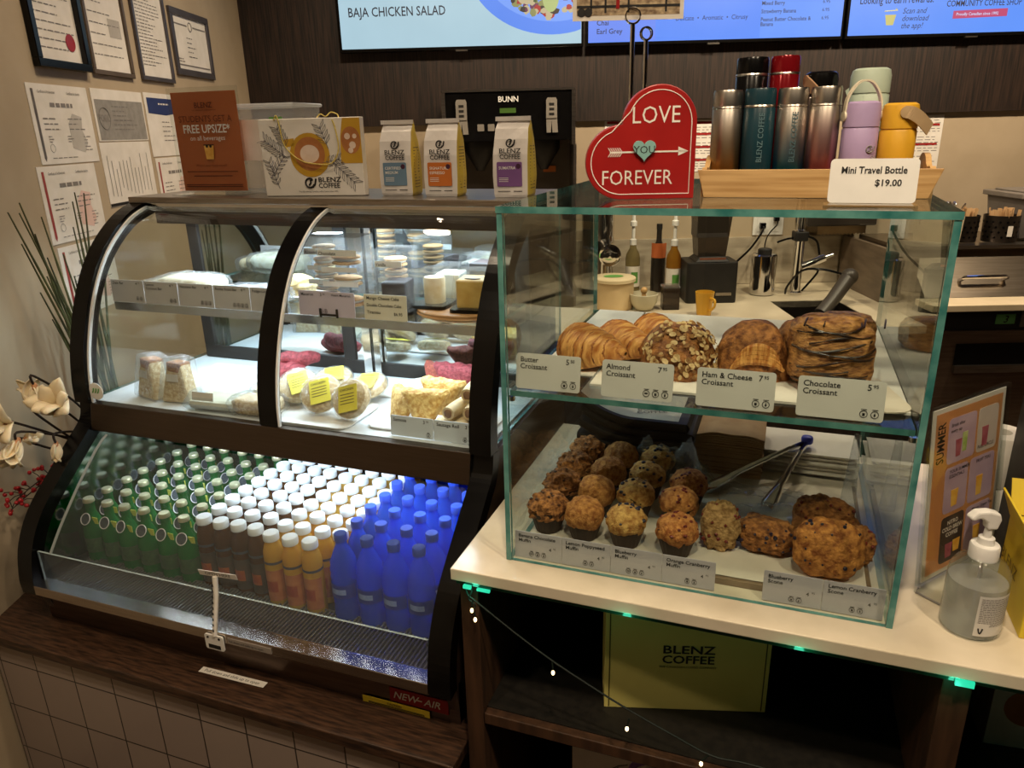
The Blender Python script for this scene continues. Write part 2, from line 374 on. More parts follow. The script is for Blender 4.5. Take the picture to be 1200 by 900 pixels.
# top
b = MB(); b.box(XL, XR, 1.665, 2.0, 1.588, 1.605); b.build('top_plate', M_steel, fr, bevel=.002)
b = MB(); b.box(XL+.05, XR-.05, 1.675, 1.705, 1.566, 1.587); b.build('top_rail', M_chrome, fr)
b = MB(); b.box(XL+.05, XR-.05, 1.71, 1.76, 1.535, 1.5655); b.box(XL+.05, XR-.05, 1.706, 1.71, 1.527, 1.566); b.build('lamp_housing', M_darksteel, fr)
M_led = mat('cool_led', (225, 240, 255), (230, 244, 255), 5, .5, emit=7)
b = MB(); b.box(XL+.07, XR-.07, 1.735, 1.755, 1.529, 1.5345); b.build('led_strip', M_led, fr)
COOL = (.74, .88, 1.0)
lamp('fridge_lamp', 'AREA', (-1.17, 1.72, 1.524), 8, COOL, 1.05, aim=(0, -.12, -1), size_y=.03)
lamp('fridge_lamp', 'AREA', (-1.17, 1.56, 1.313), 5, COOL, 1.05, aim=(0, 0, -1), size_y=.03)
lamp('fridge_lamp', 'AREA', (-1.17, 1.41, 1.03), 6.2, COOL, 1.05, aim=(0, .25, -1), size_y=.03)
# back doors: black frames around mirrored sliding glass
for x0, x1, y in ((-1.735, -1.15, 1.815), (-1.20, -.615, 1.795)):
    b = MB()
    b.box(x0, x1, y, y+.016, 1.088, 1.128); b.box(x0, x1, y, y+.016, 1.525, 1.585)
    b.box(x0, x0+.04, y, y+.016, 1.128, 1.525); b.box(x1-.04, x1, y, y+.016, 1.128, 1.525)
    d = b.build('sliding_door', M_mblack, fr, bevel=.002)
    b = MB(); b.box(x0+.04, x1-.04, y+.006, y+.01, 1.128, 1.525); b.build('mirror_pane', M_mirror, d)
b = MB(); b.box(-1.125, -1.1, 1.783, 1.794, 1.088, 1.56); b.box(-1.09, -1.07, 1.783, 1.794, 1.088, 1.56); b.build('door_post', M_chrome, fr)
b = MB(); b.box(XL+.03, XR-.03, 1.9, 1.95, .55, 1.586); b.build('back_sheet', M_mblack, fr)
# shelf
sh = pane('glass_shelf', -1.73, -.62, 1.51, 1.78, 1.325, 1.332, fr)
b = MB(); b.box(-1.73, -.62, 1.502, 1.5095, 1.316, 1.338); b.build('shelf_rail', mat('shelf_alu', (190, 194, 196), (205, 208, 210), 14, .25, .9), fr)
for x in (-1.725, -1.15, -.63):
    b = MB(); b.prism([(1.52, 1.324), (1.79, 1.324), (1.79, 1.28)], x-.005, x+.005, M=YZ); b.build('shelf_bracket', M_darksteel, fr)
# deck and belt
b = MB(); b.box(XL+.03, XR-.03, 1.39, 1.90, 1.072, 1.087); b.build('deck', M_inner, fr)
b = MB(); b.prism([(1.366, 1.086), (1.40, 1.086), (1.40, 1.012), (1.352, 1.012), (1.352, 1.016)], XL+.05, XR-.05, M=YZ)
b.build('belt_rail', M_darksteel, fr, bevel=.002)
b = MB(); b.prism([(1.361, 1.0555), (1.366, 1.0555), (1.366, 1.053), (1.361, 1.053)], XL+.05, XR-.05, M=YZ); b.build('belt_groove', M_black, fr)
b = MB(); b.box(-1.70, -.66, 1.405, 1.425, 1.04, 1.05); b.build('led_strip', M_led, fr)
# lower well
b = MB(); b.box(XL+.031, XR-.031, 1.112, 1.72, .655, .66); b.build('well_floor', mat('dark_well', (70, 76, 82), (96, 102, 108), 12, .2, .6), fr)
b = MB(); b.box(XL+.031, XR-.031, 1.715, 1.725, .66, 1.07); b.build('well_back', M_mirror, fr)
b = MB()
b.box(-1.73, -.62, 1.14, 1.144, .664, .674); b.box(-1.73, -.62, 1.255, 1.259, .664, .674)
x = -1.72
while x < -.63: b.box(x, x+.0045, 1.144, 1.255, .668, .673); x += .0105
b.build('air_grille', mat('grille_grey', (120, 118, 116), (132, 130, 128), 20, .3, .6), fr)
pr = spline([(1.345, 1.012), (1.31, .985), (1.235, .905), (1.165, .82), (1.131, .768)], 4)
# rippled clear night cover hanging over the bottles, drawn in at the lower left corner
def cover(u, v):
    k = v*(len(pr)-1); i = min(int(k), len(pr)-2); t = k-i
    y = pr[i][0]*(1-t)+pr[i+1][0]*t; z = pr[i][1]*(1-t)+pr[i+1][1]*t
    x0 = -1.665-.02*v; x1 = -.617
    return (x0+(x1-x0)*u, y-.004+.0004*math.sin(u*700), z+.0004*math.sin(u*700))
b = MB(); b.grid(cover, 560, 14)
b.build('night_cover', clear('ribbed_cover', (236, 242, 242), .14, ior=1.4, haze=.085, hazecol=(206, 222, 224)), fr)
b = MB(); b.tube([(-1.6675-.02*v/8, cover(0, v/8)[1], cover(0, v/8)[2]) for v in range(9)], .0035, 6); b.build('cover_edge', clear('cover_edge_film', (236, 240, 240), .1, haze=.6, hazecol=(220, 228, 228)), fr)
pane('front_guard', -1.73, -.62, 1.123, 1.128, .681, .768, fr, gl=clear('guard_film', (238, 242, 244), .04, ior=1.5, haze=.05), ed=mat('guard_edge', (150, 168, 170), (176, 190, 192), 20, .2))
b = MB(); b.prism([(1.094, .682), (1.135, .682), (1.135, .676), (1.104, .676), (1.104, .662), (1.110, .655), (1.094, .655)], XL+.05, XR-.05, M=YZ)
b.build('front_lip', mat('lip_steel', (176, 162, 150), (190, 178, 166), 10, .22, 1, stretch=(1, 14, 14)), fr, bevel=.0015)
b = MB(); b.box(XL+.012, XR-.004, 1.145, 1.165, .546, .654); b.build('kick_plate', mat('kick_steel', (112, 96, 86), (128, 110, 98), 9, .35, 1, stretch=(1, 12, 12)), fr)
b = MB(); b.box(XL+.05, XR-.05, 1.112, 1.145, .642, .654); b.build('kick_top', M_mblack, fr)
for x in (XL+.06, XR-.06):
    b = MB(); b.cyl(.02, .5455, .56, 12, M=T(x, 1.85, 0)); b.build('foot', M_mblack, fr)
# badges on the kick plate and the pull tag
F = lambda x, y, z, rz=0: T(x, y, z, rz) @ UP
b = MB(); b.box(-.735, -.592, 1.1425, 1.1445, .566, .602)
bd = b.build('name_badge', mat('badge_red', (150, 22, 28), (160, 28, 32), 8, .3), fr)
b = MB(); b.text('NEW', .026, -.727, .576, M=F(0, 1.1422, 0), bold=.014, shear=.3); b.text('AIR', .026, -.651, .576, M=F(0, 1.1422, 0), bold=.014, shear=.3); b.box(-.667, -.655, 1.1415, 1.1422, .583, .586)
b.build('badge_lettering', M_white, bd)
b = MB(); b.box(-.805, -.637, 1.1395, 1.1415, .546, .563); wl = b.build('warning_label', M_yellow, fr)
b = MB(); b.text('CAUTION', .008, -.742, .5545, M=F(0, 1.139, 0), bold=.014)
b.box(-.79, -.65, 1.1388, 1.1393, .5505, .5517); b.box(-.79, -.65, 1.1388, 1.1393, .5478, .549); b.build('lettering', M_ink, wl)
b = MB(); Mx = T(-1.143, 1.1195, .822, .08, .25) @ UP; b.box(-.05, .05, -.008, .008, 0, .001, M=Mx)
p = b.build('opening_label', M_paper, fr); b = MB(); b.text('OPEN HERE', .013, 0, -.0045, .0012, M=Mx, align='CENTER'); b.build('lettering', M_ink, p)
b = MB(); b.tube([(-1.152, 1.119, .815), (-1.152, 1.113, .77), (-1.1525, 1.094, .70), (-1.153, 1.089, .675)], .006, 6)
p = b.build('pull_strap', M_paper, fr)
b = MB(); 
for k in range(9): b.box(-1.154, -1.1505, 1.1065-.0026*k, 1.1075-.0026*k, .795-.0135*k, .802-.0135*k)
b.build('strap_print', M_ink, p)
b = MB(); b.prism(rrect(-.026, .026, -.02, .02, .005), 0, .004, M=F(-1.158, 1.0925, .655))
p = b.build('hook_plate', M_white, fr); b = MB(); b.box(-.017, .017, -.016, -.006, .0042, .005, M=F(-1.158, 1.0925, .655))
for x in (-.016, .016): b.cyl(.003, .004, .0055, 8, M=F(-1.158+x, 1.0925, .668))
b.build('hook_slot', M_mblack, p)
b = MB(); b.box(-1.12, -1.0, 1.0915, 1.0935, .660, .675); p = b.build('lip_label', mat('label_grey', (150, 140, 132), (160, 150, 142), 8, .5), fr)
b = MB(); b.text('Pull down and slide up to open', .0085, -1.117, .6645, M=F(0, 1.0912, 0), sx=.9); b.build('lettering', M_ink, p)
b = MB(); b.box(0, .185, -.009, .009, 0, .0006, M=T(-1.235, 1.107, .5452, .02)); p = b.build('instruction_strip', M_paper)
tag(p, 'white instruction strip stuck flat on the wooden ledge below the fridge', 'label')
b = MB(); b.text('Pull down and slide up to open', .0125, .012, -.004, .0009, M=T(-1.235, 1.107, .5452, .02)); b.build('lettering', M_ink, p)
# round sticker at the lower left of the curved glass
b = MB(); b.cyl(.024, 0, .0015, 24, M=F(-1.712, 1.374, 1.12)); p = b.build('round_sticker', M_paper, fr)
b = MB()
for k in range(3): b.tube([(-.012+.009*k, -.004, .002), (-.008+.009*k, .002, .002), (-.006+.009*k, .009, .002)], .002, 6, M=F(-1.712, 1.374, 1.12))
b.build('sticker_print', M_green, p)
# ================================================================== ON THE FRIDGE TOP
ZT = 1.6055
def place(name, label, cat, loc, rz=0, group=None): return thing(name, label, cat, loc, rz, group)
# orange student offer in an acrylic stand
s = place('sign_stand', 'orange student offer sign in a clear upright holder on the fridge top', 'sign', (-1.553, 1.764, ZT), .06)
b = MB(); b.box(-.116, .116, -.003, 0, .004, .288); b.box(-.116, .116, -.045, .03, 0, .003); b.build('holder', M_acryl, s)
b = MB(); b.box(-.106, .106, .0003, .002, .010, .276); b.build('poster', mat('burnt_orange_paper', (204, 108, 58), (212, 116, 64), 6, .55), s)
P = UP.copy(); b = MB(); M = T(0, -.0036, 0) @ UP
b.text('STUDENTS GET A', .024, 0, .197, M=M, align='CENTER', sx=.92); b.text('BLENZ', .02, 0, .234, M=M, align='CENTER', bold=.018)
b.text('THE CANADIAN COFFEE COMPANY', .005, 0, .226, M=M, align='CENTER')
b.text("What's your study mood?", .010, 0, .077, M=M, align='CENTER')
for k, wd in ((.062, .17), (.050, .13), (.026, .19), (.021, .19)): b.rect(-wd/2, wd/2, k, k+.0025, .0003, M=M)
b.build('dark_lettering', mat('dark_orange_ink', (96, 42, 22), (104, 48, 26), 10, .6), s)
b = MB(); b.text('FREE UPSIZE*', .031, 0, .168, M=M, align='CENTER', sx=.86, bold=.015); b.text('on all beverages', .018, 0, .148, M=M, align='CENTER'); b.build('white_lettering', M_white, s)
b = MB(); b.prism([(-.013, .097), (.011, .097), (.016, .134), (-.016, .134)], 0, .0006, M=M); b.build('cup_picture', mat('iced_drink', (222, 164, 70), (236, 190, 100), 60, .6), s)
b = MB(); b.box(-.017, .017, -.0007, 0, .134, .137, M=T(0, -.0036, 0)); 
for x in (-.006, .006): b.cyl(.004, 0, .0009, 10, M=T(x, -.0036, .132) @ UP)
b.build('cup_lid_picture', M_ink, s)
# clear bin behind the sign
s = place('storage_bin', 'clear plastic storage bin with green labels behind the orange sign', 'bin', (-1.45, 1.89, ZT), .12)
def loft_box(b, w0, d0, w1, d1, h, t=.0, mi=0, cx=0):
    for (w, d, z) in (): pass
    vs = [(-w0/2+cx, -d0/2, 0), (w0/2+cx, -d0/2, 0), (w0/2+cx, d0/2, 0), (-w0/2+cx, d0/2, 0), (-w1/2+cx, -d1/2, h), (w1/2+cx, -d1/2, h), (w1/2+cx, d1/2, h), (-w1/2+cx, d1/2, h)]
    return b.add(vs, [(0, 3, 2, 1), (0, 1, 5, 4), (1, 2, 6, 5), (2, 3, 7, 6), (3, 0, 4, 7)], mi)
b = MB(); loft_box(b, .24, .13, .27, .16, .235); b.build('tub', clear('bin_plastic', (226, 228, 226), .15, haze=.22, hazecol=(220, 222, 220)), s)
b = MB(); b.tube([(-.138, -.083, .237), (.138, -.083, .237), (.138, .083, .237), (-.138, .083, .237)], .005, 6, closed=True); b.build('rim', clear('bin_rim', (220, 222, 220), .1, haze=.4), s)
b = MB(); b.box(-.10, -.06, -.0815, -.0805, .17, .21); b.box(.06, .10, -.0815, -.0805, .17, .205); b.box(.07, .11, -.0745, -.0735, .03, .06); b.build('green_label', M_green, s)
b = MB(); b.box(-.04, .05, -.08, -.079, .09, .20); b.box(.06, .12, -.079, -.078, .08, .14); b.build('paper_label', M_paper, s)
# folded gift bag
s = place('gift_bag', 'white paper gift bag printed with a latte cup and leaf drawings, on the fridge top', 'bag', (-1.2, 1.748, ZT), .165)
b = MB(); b.box(-.142, .142, -.014, .014, 0, .197); b.build('bag_body', M_paper, s, bevel=.002)
M = T(0, -.0144, 0) @ UP; b = MB()
def disc(b, r, x, y, z, M, mi=0, n=28, sx=1, sy=1):
    b.add([(x+r*math.cos(2*PI*i/n)*sx, y+r*math.sin(2*PI*i/n)*sy, z) for i in range(n)], [tuple(range(n))], mi, False, M); return b
disc(b, .056, -.004, .105, .0003, M); b.prism([(-.07, .125), (-.045, .13), (-.045, .148), (-.075, .145)], 0, .0003, M=M)
b.build('cup_print', mat('mustard_print', (196, 150, 40), (206, 160, 50), 10, .55), s)
b = MB(); disc(b, .043, -.004, .108, .0006, M); disc(b, .034, .114, .140, .0006, M, sx=.78); b.build('coffee_print', mat('coffee_print', (168, 104, 56), (190, 124, 70), 30, .55), s)
b = MB(); b.prism([(.082, .083), (.142, .083), (.142, .195), (.095, .195), (.086, .15)], 0, .00025, M=M); b.build('cup_edge_print', mat('mustard_print', (196, 150, 40), (206, 160, 50), 10, .55), s)
b = MB(); disc(b, .027, -.004, .108, .0009, M, sx=1, sy=.85)
for x, y, r in ((.105, .15, .008), (.118, .128, .009), (.112, .115, .007), (.125, .15, .006)): disc(b, r, x, y, .0009, M)
b.build('foam_print', mat('milk_foam', (226, 200, 180), (236, 214, 198), 30, .6), s)
b = MB()
def leafspray(x, y, ang, n, ln, s0):
    c, q = math.cos(ang), math.sin(ang)
    b.tube([(x, y, .0005), (x+ln*c, y+ln*q, .0005)], .0007, 4, M=M)
    for k in range(n):
        t = (k+1)/(n+.5)*ln; px, py = x+t*c, y+t*q
        for sd in (1, -1):
            a2 = ang+sd*.75; e = (px+s0*math.cos(a2), py+s0*math.sin(a2)); m1 = ((px+e[0])/2-q*sd*s0*.18, (py+e[1])/2+c*sd*s0*.18); m2 = ((px+e[0])/2+q*sd*s0*.15, (py+e[1])/2-c*sd*s0*.15)
            b.tube([(px, py, .0005), (m1[0], m1[1], .0005), (e[0], e[1], .0005), (m2[0], m2[1], .0005)], .0006, 4, M=M, closed=True)
for a in ((-.07, .10, 2.5, 6, .075, .026), (-.065, .12, 2.0, 5, .06, .024), (-.10, .02, 1.9, 6, .075, .02), (-.12, .05, .9, 5, .07, .02), (.055, .09, -.75, 6, .085, .026), (.05, .12, 1.9, 4, .06, .026), (.03, .085, .2, 4, .05, .02)): leafspray(*a)
b.build('leaf_drawing', mat('pencil_grey', (96, 96, 104), (120, 118, 124), 30, .6), s)
b = MB(); b.text('BLENZ', .0175, .012, .036, M=M, bold=.018, sx=1.25); b.text('COFFEE', .0175, .012, .021, M=M, bold=.018, sx=1.0); b.text('Proudly serving Canadian coffee lovers since 1992', .0055, .01, .010, M=M, align='CENTER')
def logo(b, x, y, r, M):
    b.tube([(x+r*math.cos(a), y+r*math.sin(a), .0006) for a in [PI*.3+k*PI*1.6/14 for k in range(15)]], r*.2, 5, M=M)
    b.tube([(x+r*.75, y+r*.7, .0006), (x+r*.15, y+r*.55, .0006), (x+r*.25, y, .0006), (x-r*.2, y-r*.5, .0006)], r*.2, 5, M=M)
    b.tube([(x+r*1.5, y+r*.9, .0006), (x+r*1.2, y-r*.3, .0006), (x+r*.6, y-r*.9, .0006)], r*.2, 5, M=M)
logo(b, -.012, .034, .012, M); b.build('lettering', M_ink, s)
b = MB(); b.tube(spline([(-.095, -.0145, .193), (-.085, -.02, .205), (-.08, -.018, .185), (-.07, -.019, .13), (-.03, -.021, .093), (.02, -.022, .082), (.06, -.021, .085), (.08, -.019, .12), (.075, -.017, .17), (.068, -.016, .192)], 6), .0018, 6)
b.tube(spline([(.02, 0, .198), (.035, -.01, .206), (.05, -.012, .20), (.06, 0, .21), (.075, .004, .205), (.08, 0, .197)], 5), .0016, 6)
b.build('rope_handle', mat('yellow_rope', (214, 190, 96), (236, 216, 130), 180, .8), s)
# coffee bags
M_bagw = mat('bag_white', (206, 200, 196), (228, 222, 218), 9, .45, bump=.5, bscale=26)
M_bagy = mat('bag_yellow', (204, 176, 40), (222, 196, 60), 12, .5)
def coffee_bag(label, loc, rz, col, colname, title):
    s = place('coffee_bag', label, 'coffee bag', loc, rz, 'coffee bags on the fridge top')
    rings = [(.0, .95, .95), (.006, 1, 1), (.05, 1.03, 1.04), (.10, 1.01, .95), (.135, .99, .72), (.158, .96, .42), (.172, .93, .2), (.186, .9, .13)]
    vs = []; fs = []; mi = []
    W, D = .043, .034
    for k, (z, fw, fd) in enumerate(rings):
        for q, (ux, uy) in enumerate([(-1, -1), (-.33, -1.0), (.33, -1.0), (1, -1), (1.04 if k < 6 else 1, 0), (1, 1), (.0, 1.0), (-1, 1), (-1.04 if k < 6 else -1, 0)]):
            j = .0022*noise.noise(Vector((ux*3+loc[0]*9, uy*3, z*40)))
            vs.append((ux*W*fw+j, uy*D*fd+j+(.004 if k > 5 else 0), z))
    n = 9; b = MB()
    for k in range(len(rings)-1):
        for q in range(n):
            r = (q+1) % n; b.add([vs[k*n+q], vs[k*n+r], vs[k*n+n+r], vs[k*n+n+q]], [(0, 1, 2, 3)], 1 if q in (3, 4, 7, 8) else 0)
    b.add(vs[-n:], [tuple(range(n))]); b.add(vs[:n], [tuple(range(n))[::-1]])
    b.build('bag_body', [M_bagw, M_bagy], s)
    b = MB(); b.box(-.041, .041, -.0065, -.0035, .176, .186); b.box(-.044, -.036, -.0075, -.0025, .176, .186); b.box(.036, .044, -.0075, -.0025, .176, .186); b.build('tin_tie', M_bagw, s)
    M = T(0, -.0356, 0) @ UP; b = MB(); b.prism(rrect(-.034, .03, .026, .083, .003), 0, .0006, M=M)
    lb = b.build('colour_label', col, s)
    b = MB(); b.text(title[0], .0095, -.029, .066, .0008, M=M, bold=.01); b.text(title[1], .0095, -.029, .055, .0008, M=M, bold=.01)
    for y in (.045, .041, .037): b.rect(-.029, -.005, y, y+.0013, .0009, M=M)
    b.build('lettering', M_white, lb)
    b = MB(); b.cyl(.006, .0006, .0011, 14, M=M @ T(.021, .073, 0)); b.build('round_stamp', mat('plum_ink', (60, 24, 50), (70, 30, 56), 9, .5), lb)
    b = MB(); M3 = T(0, -.0352, 0) @ UP
    b.text('BLENZ', .0155, 0, .103, .0012, M=M3, align='CENTER', bold=.018, sx=1.2); b.text('COFFEE', .0155, 0, .090, .0012, M=M3, align='CENTER', bold=.018, sx=.98); logo(b, -.002, .1255, .0085, T(0, -.0285, 0) @ UP)
    b.rect(-.032, .0, .014, .0155, .0012, M=M3); b.rect(.008, .03, .014, .0158, .0012, M=M3)
    b.build('lettering', M_ink, s)
    b = MB(); M4 = T(.0452, 0, 0, PI/2) @ UP
    for k in range(14): b.rect(-.018, .018, .02+.0075*k, .0222+.0075*k, 0, M=M4)
    b.build('side_print', mat('olive_ink', (120, 100, 30), (130, 110, 36), 10, .6), s)
coffee_bag('white coffee bag with the blue label and yellow gusset, beside the gift bag', (-.965, 1.79, ZT), .10, mat('label_slate', (100, 128, 152), (112, 140, 164), 8, .5), 'blue', ('CERTIFIED', 'MEDIUM'))
coffee_bag('white coffee bag with the orange label and yellow gusset, in the middle of the row', (-.829, 1.775, ZT), .06, mat('label_rust', (190, 104, 40), (202, 114, 48), 8, .5), 'orange', ('SIGNATURE', 'ESPRESSO'))
coffee_bag('white coffee bag with the purple label and yellow gusset, nearest the glass case', (-.638, 1.765, ZT), .02, mat('label_plum', (112, 74, 130), (124, 84, 142), 8, .5), 'purple', ('SUMATRA', ''))
# ================================================================== ON THE CASE TOP
ZC = 1.6468
s = place('heart_sign', 'red wooden heart sign reading love you forever on the glass case', 'sign', (-.154, 1.29, ZC), .30)
q = .118
outl = [(0, 0)]+[(q/2+q/2*math.cos(a), q+q/2*math.sin(a)) for a in [PI*k/24 for k in range(25)]]
outl = [(-x, y) for x, y in [(0, 0)]] + [(-(q/2)+q/2*math.cos(a), q+q/2*math.sin(a)) for a in [PI*k/24 for k in range(25)]] + [(-q+q/2*math.cos(a), q/2+q/2*math.sin(a)) for a in [PI/2+PI*k/24 for k in range(25)]]
b = MB(); b.prism(outl, 0, .03, M=UP @ T(0, 0, -.015), side=1); b.build('heart_block', [M_red, mat('red_side', (158, 34, 34), (176, 48, 46), 8, .35)], s, bevel=.0015)
M = T(0, -.0151, 0) @ UP
ins = .0085; qi = q/2-ins
inl = [(-ins, ins)]+[(-(q/2)+qi*math.cos(a), q+qi*math.sin(a)) for a in [PI*k/24 for k in range(22)]]+[(-q+ins*.0+qi*math.cos(a)*1.0, q/2+qi*math.sin(a)) for a in [PI/2+.35+(PI-.35)*k/24 for k in range(25)]]
b = MB(); b.tube([(x, y, 0) for x, y in inl], .0009, 6, M=M, closed=True); b.build('white_outline', M_paper, s)
b = MB(); b.text('LOVE', .037, -.105, .119, M=M, sx=.88, bold=-.002); b.text('FOREVER', .033, -.152, .024, M=M, sx=.86, bold=-.002)
b.box(-.138, -.015, .0737, .0763, 0, .0006, M=M)
b.prism([(-.028, .068), (-.012, .075), (-.028, .082)], 0, .0006, M=M)
for k in range(6): b.tube([(-.136+.0036*k, .075, .0006), (-.141+.0036*k, .082, .0006)], .0007, 4, M=M); b.tube([(-.136+.0036*k, .075, .0006), (-.141+.0036*k, .068, .0006)], .0007, 4, M=M)
b.build('lettering', M_paper, s)
hr = .0125; small = [(hr*1.0*math.sin(t)**3*1.45-.083, (13*math.cos(t)-5*math.cos(2*t)-2*math.cos(3*t)-math.cos(4*t))/16*hr*1.45+.079) for t in [2*PI*k/40 for k in range(40)]]
b = MB(); b.prism(small, 0, .006, M=M); h2 = b.build('small_heart', mat('pale_teal', (128, 172, 168), (140, 182, 178), 8, .5), s, bevel=.0008)
b = MB(); b.text('YOU', .0165, -.083, .073, .0063, M=M, align='CENTER', bold=.0); b.build('lettering', M_ink, h2)
# two ring-clip photo holders behind the heart
def clip(label, loc, h, rz, ring):
    s = place('clip_stand', label, 'card holder', loc, rz, 'clip stands')
    b = MB(); b.lathe([(.022, 0), (.022, .003), (.006, .006), (.004, .012)], 20); b.build('base', M_chrome, s)
    b = MB(); b.cyl(.0042, .01, h, 10); b.build('rod', M_chrome, s)
    b = MB(); b.tube([(ring*math.cos(2*PI*k/24), -.003, h+ring+ring*math.sin(2*PI*k/24)) for k in range(24)], .0016, 6, closed=True)
    b.tube([(ring*math.cos(2*PI*k/24), .003, h+ring+ring*math.sin(2*PI*k/24)) for k in range(24)], .0016, 6, closed=True); b.build('ring_clip', M_chrome, s)
    return s
clip('taller chrome ring-clip stand behind the heart, gripping the picture card', (-.285, 1.41, ZC), .284, .2, .0125)
clip('shorter empty chrome ring-clip stand behind the heart sign', (-.27, 1.46, ZC), .262, .6, .0105)
s = place('picture_card', 'street scene picture card held up by the taller chrome clip above the heart', 'picture', (-.285, 1.41, ZC+.290), .36)
b = MB(); b.box(-.105, .088, -.0006, .0006, 0, .13); b.build('card', M_paper, s)
b = MB(); M = T(0, -.0009, 0) @ UP; b.rect(-.098, .081, .008, .124, 0, M=M); b.build('street_print', mat('street_print', (118, 96, 74), (206, 184, 148), 70, .6, stretch=(1, 1, 1.6), detail=6), s)
b = MB(); 
for x, wd, c in ((-.08, .028, 0), (-.045, .02, 1), (-.02, .018, 0), (.02, .02, 1), (.045, .016, 0)): b.rect(x, x+wd, .05, .12, .0003, M=M)
b.build('shop_fronts_print', mat('print_yellow', (188, 150, 70), (160, 130, 90), 60, .6), s)
b = MB()
for x in (-.075, -.05, -.01, .055): b.rect(x, x+.0035, .012, .12, .0005, M=M)
b.rect(-.098, .081, .020, .024, .0005, M=M); disc(b, .007, -.09, .013, .0006, M); disc(b, .007, -.078, .013, .0006, M)
b.build('lamp_posts_print', M_ink, s)
b = MB(); b.rect(-.03, -.024, .018, .036, .0006, M=M); b.build('red_figure_print', M_red, s)
# wooden tray of travel bottles
tx, ty = .031, 1.39
s = place('wooden_tray', 'pale wooden tray holding the travel bottles on top of the glass case', 'tray', (tx, ty, ZC))
M_pine = mat('pine', (176, 136, 84), (208, 170, 116), 8, .5, stretch=(.8, 8, 14), detail=6)
def board(pts, t0, t1, m, name):
    b = MB(); b.prism(pts, t0, t1, M=UP); return b.build(name, m, s, bevel=.0008)
fo = [(-.166, 0), (.166, 0), (.182, .044), (-.178, .044)]
o = board(fo, .088, .096, M_pine, 'front_board')
o = board(fo, -.096, -.088, M_pine, 'back_board')
for sx in (-1, 1):
    b = MB(); vs = []
    en = spline([(-.088, 0, 0), (-.088, .044, 0), (-.05, .046, 0), (-.02, .062, 0), (.02, .062, 0), (.05, .046, 0), (.088, .044, 0)], 4)
    poly = [(p[0], p[1]) for p in en]+[(.088, 0)]
    b.prism(poly, -.004, .004, M=T(sx*.168, 0, 0) @ YZ); b.build('end_board', M_pine, s)
b = MB(); b.box(-.164, .164, -.088, .088, 0, .005); b.build('tray_floor', M_pine, s)
def ombre(name, c0, c1, z0, z1, metal=1, rough=.36):
    if name in MATS: return MATS[name]
    m = mat(name, c0, c0, rough=rough, metal=metal); nt = m.node_tree; N = nt.nodes; L = nt.links
    tc = N.new('ShaderNodeTexCoord'); sp = N.new('ShaderNodeSeparateXYZ'); L.new(tc.outputs['Object'], sp.inputs[0])
    mr = N.new('ShaderNodeMapRange'); mr.inputs[1].default_value = z0; mr.inputs[2].default_value = z1; L.new(sp.outputs[2], mr.inputs[0])
    cr = N.new('ShaderNodeValToRGB'); cr.color_ramp.elements[0].color = lin(c0); cr.color_ramp.elements[1].color = lin(c1); L.new(mr.outputs[0], cr.inputs[0])
    L.new(cr.outputs[0], N['Principled BSDF'].inputs['Base Color']); return m
M_stl = mat('bottle_steel', (186, 178, 168), (198, 190, 180), 20, .3, 1, stretch=(1, 1, .1))
def tumbler(label, x, y, r, h, body, cap, print_=None):
    s = place('travel_tumbler', label, 'travel bottle', (x, y, ZC+.0055), rnd.uniform(-.3, .3), 'straight travel tumblers in the tray')
    hc = h-.028
    b = MB(); b.lathe([(r*.9, 0), (r, .004), (r, hc-.002), (r*.95, hc)], 28); b.build('body', body, s)
    b = MB(); b.lathe([(r*.93, hc), (r*.93, hc+.002), (r*.985, hc+.0025), (r*.985, h-.004), (r*.93, h), (0, h)], 28); b.build('lid', cap, s)
    b = MB(); b.lathe([(r*.99, hc-.0015), (r*1.02, hc), (r*.99, hc+.0025)], 28, caps=False); b.build('steel_ring', M_stl, s)
    if print_:
        s.rotation_euler[2] = -.06
        b = MB(); b.text('BLENZ COFFEE', .0122, .0, -.004, M=T(.007, -r*.99, .047) @ UP @ Matrix.Rotation(PI/2, 4, 'Z'), sx=.95, bold=.014); b.build('lettering', print_, s)
    return s
M_tealb = mat('teal_coat', (22, 52, 62), (26, 58, 68), 20, .3)
tumbler('steel travel tumbler fading to gold, nearest the heart sign', -.112, 1.37, .0245, .162, ombre('ombre_gold', (196, 140, 44), (186, 178, 168), .02, .12), M_stl)
tumbler('dark teal travel tumbler with vertical lettering, second in the front row', -.060, 1.37, .0255, .163, M_tealb, M_tealb, mat('pale_teal_ink', (84, 112, 120), (94, 122, 130), 20, .4))
tumbler('steel travel tumbler fading to blue at its foot', -.009, 1.37, .0245, .162, ombre('ombre_blue', (20, 130, 170), (186, 178, 168), .035, .10), M_stl, mat('blue_grey_ink', (70, 96, 104), (80, 106, 114), 20, .4))
tumbler('steel travel tumbler fading to pink at its foot', .041, 1.37, .024, .162, ombre('ombre_pink', (200, 100, 110), (186, 178, 168), .02, .13), M_stl)
tumbler('taller glossy black tumbler standing behind the teal one', -.080, 1.435, .027, .215, M_black, M_black)
tumbler('taller glossy red tumbler standing beside the black one', -.027, 1.435, .024, .215, mat('gloss_red', (120, 14, 22), (130, 18, 26), 12, .15, .3), mat('gloss_red', (120, 14, 22)))
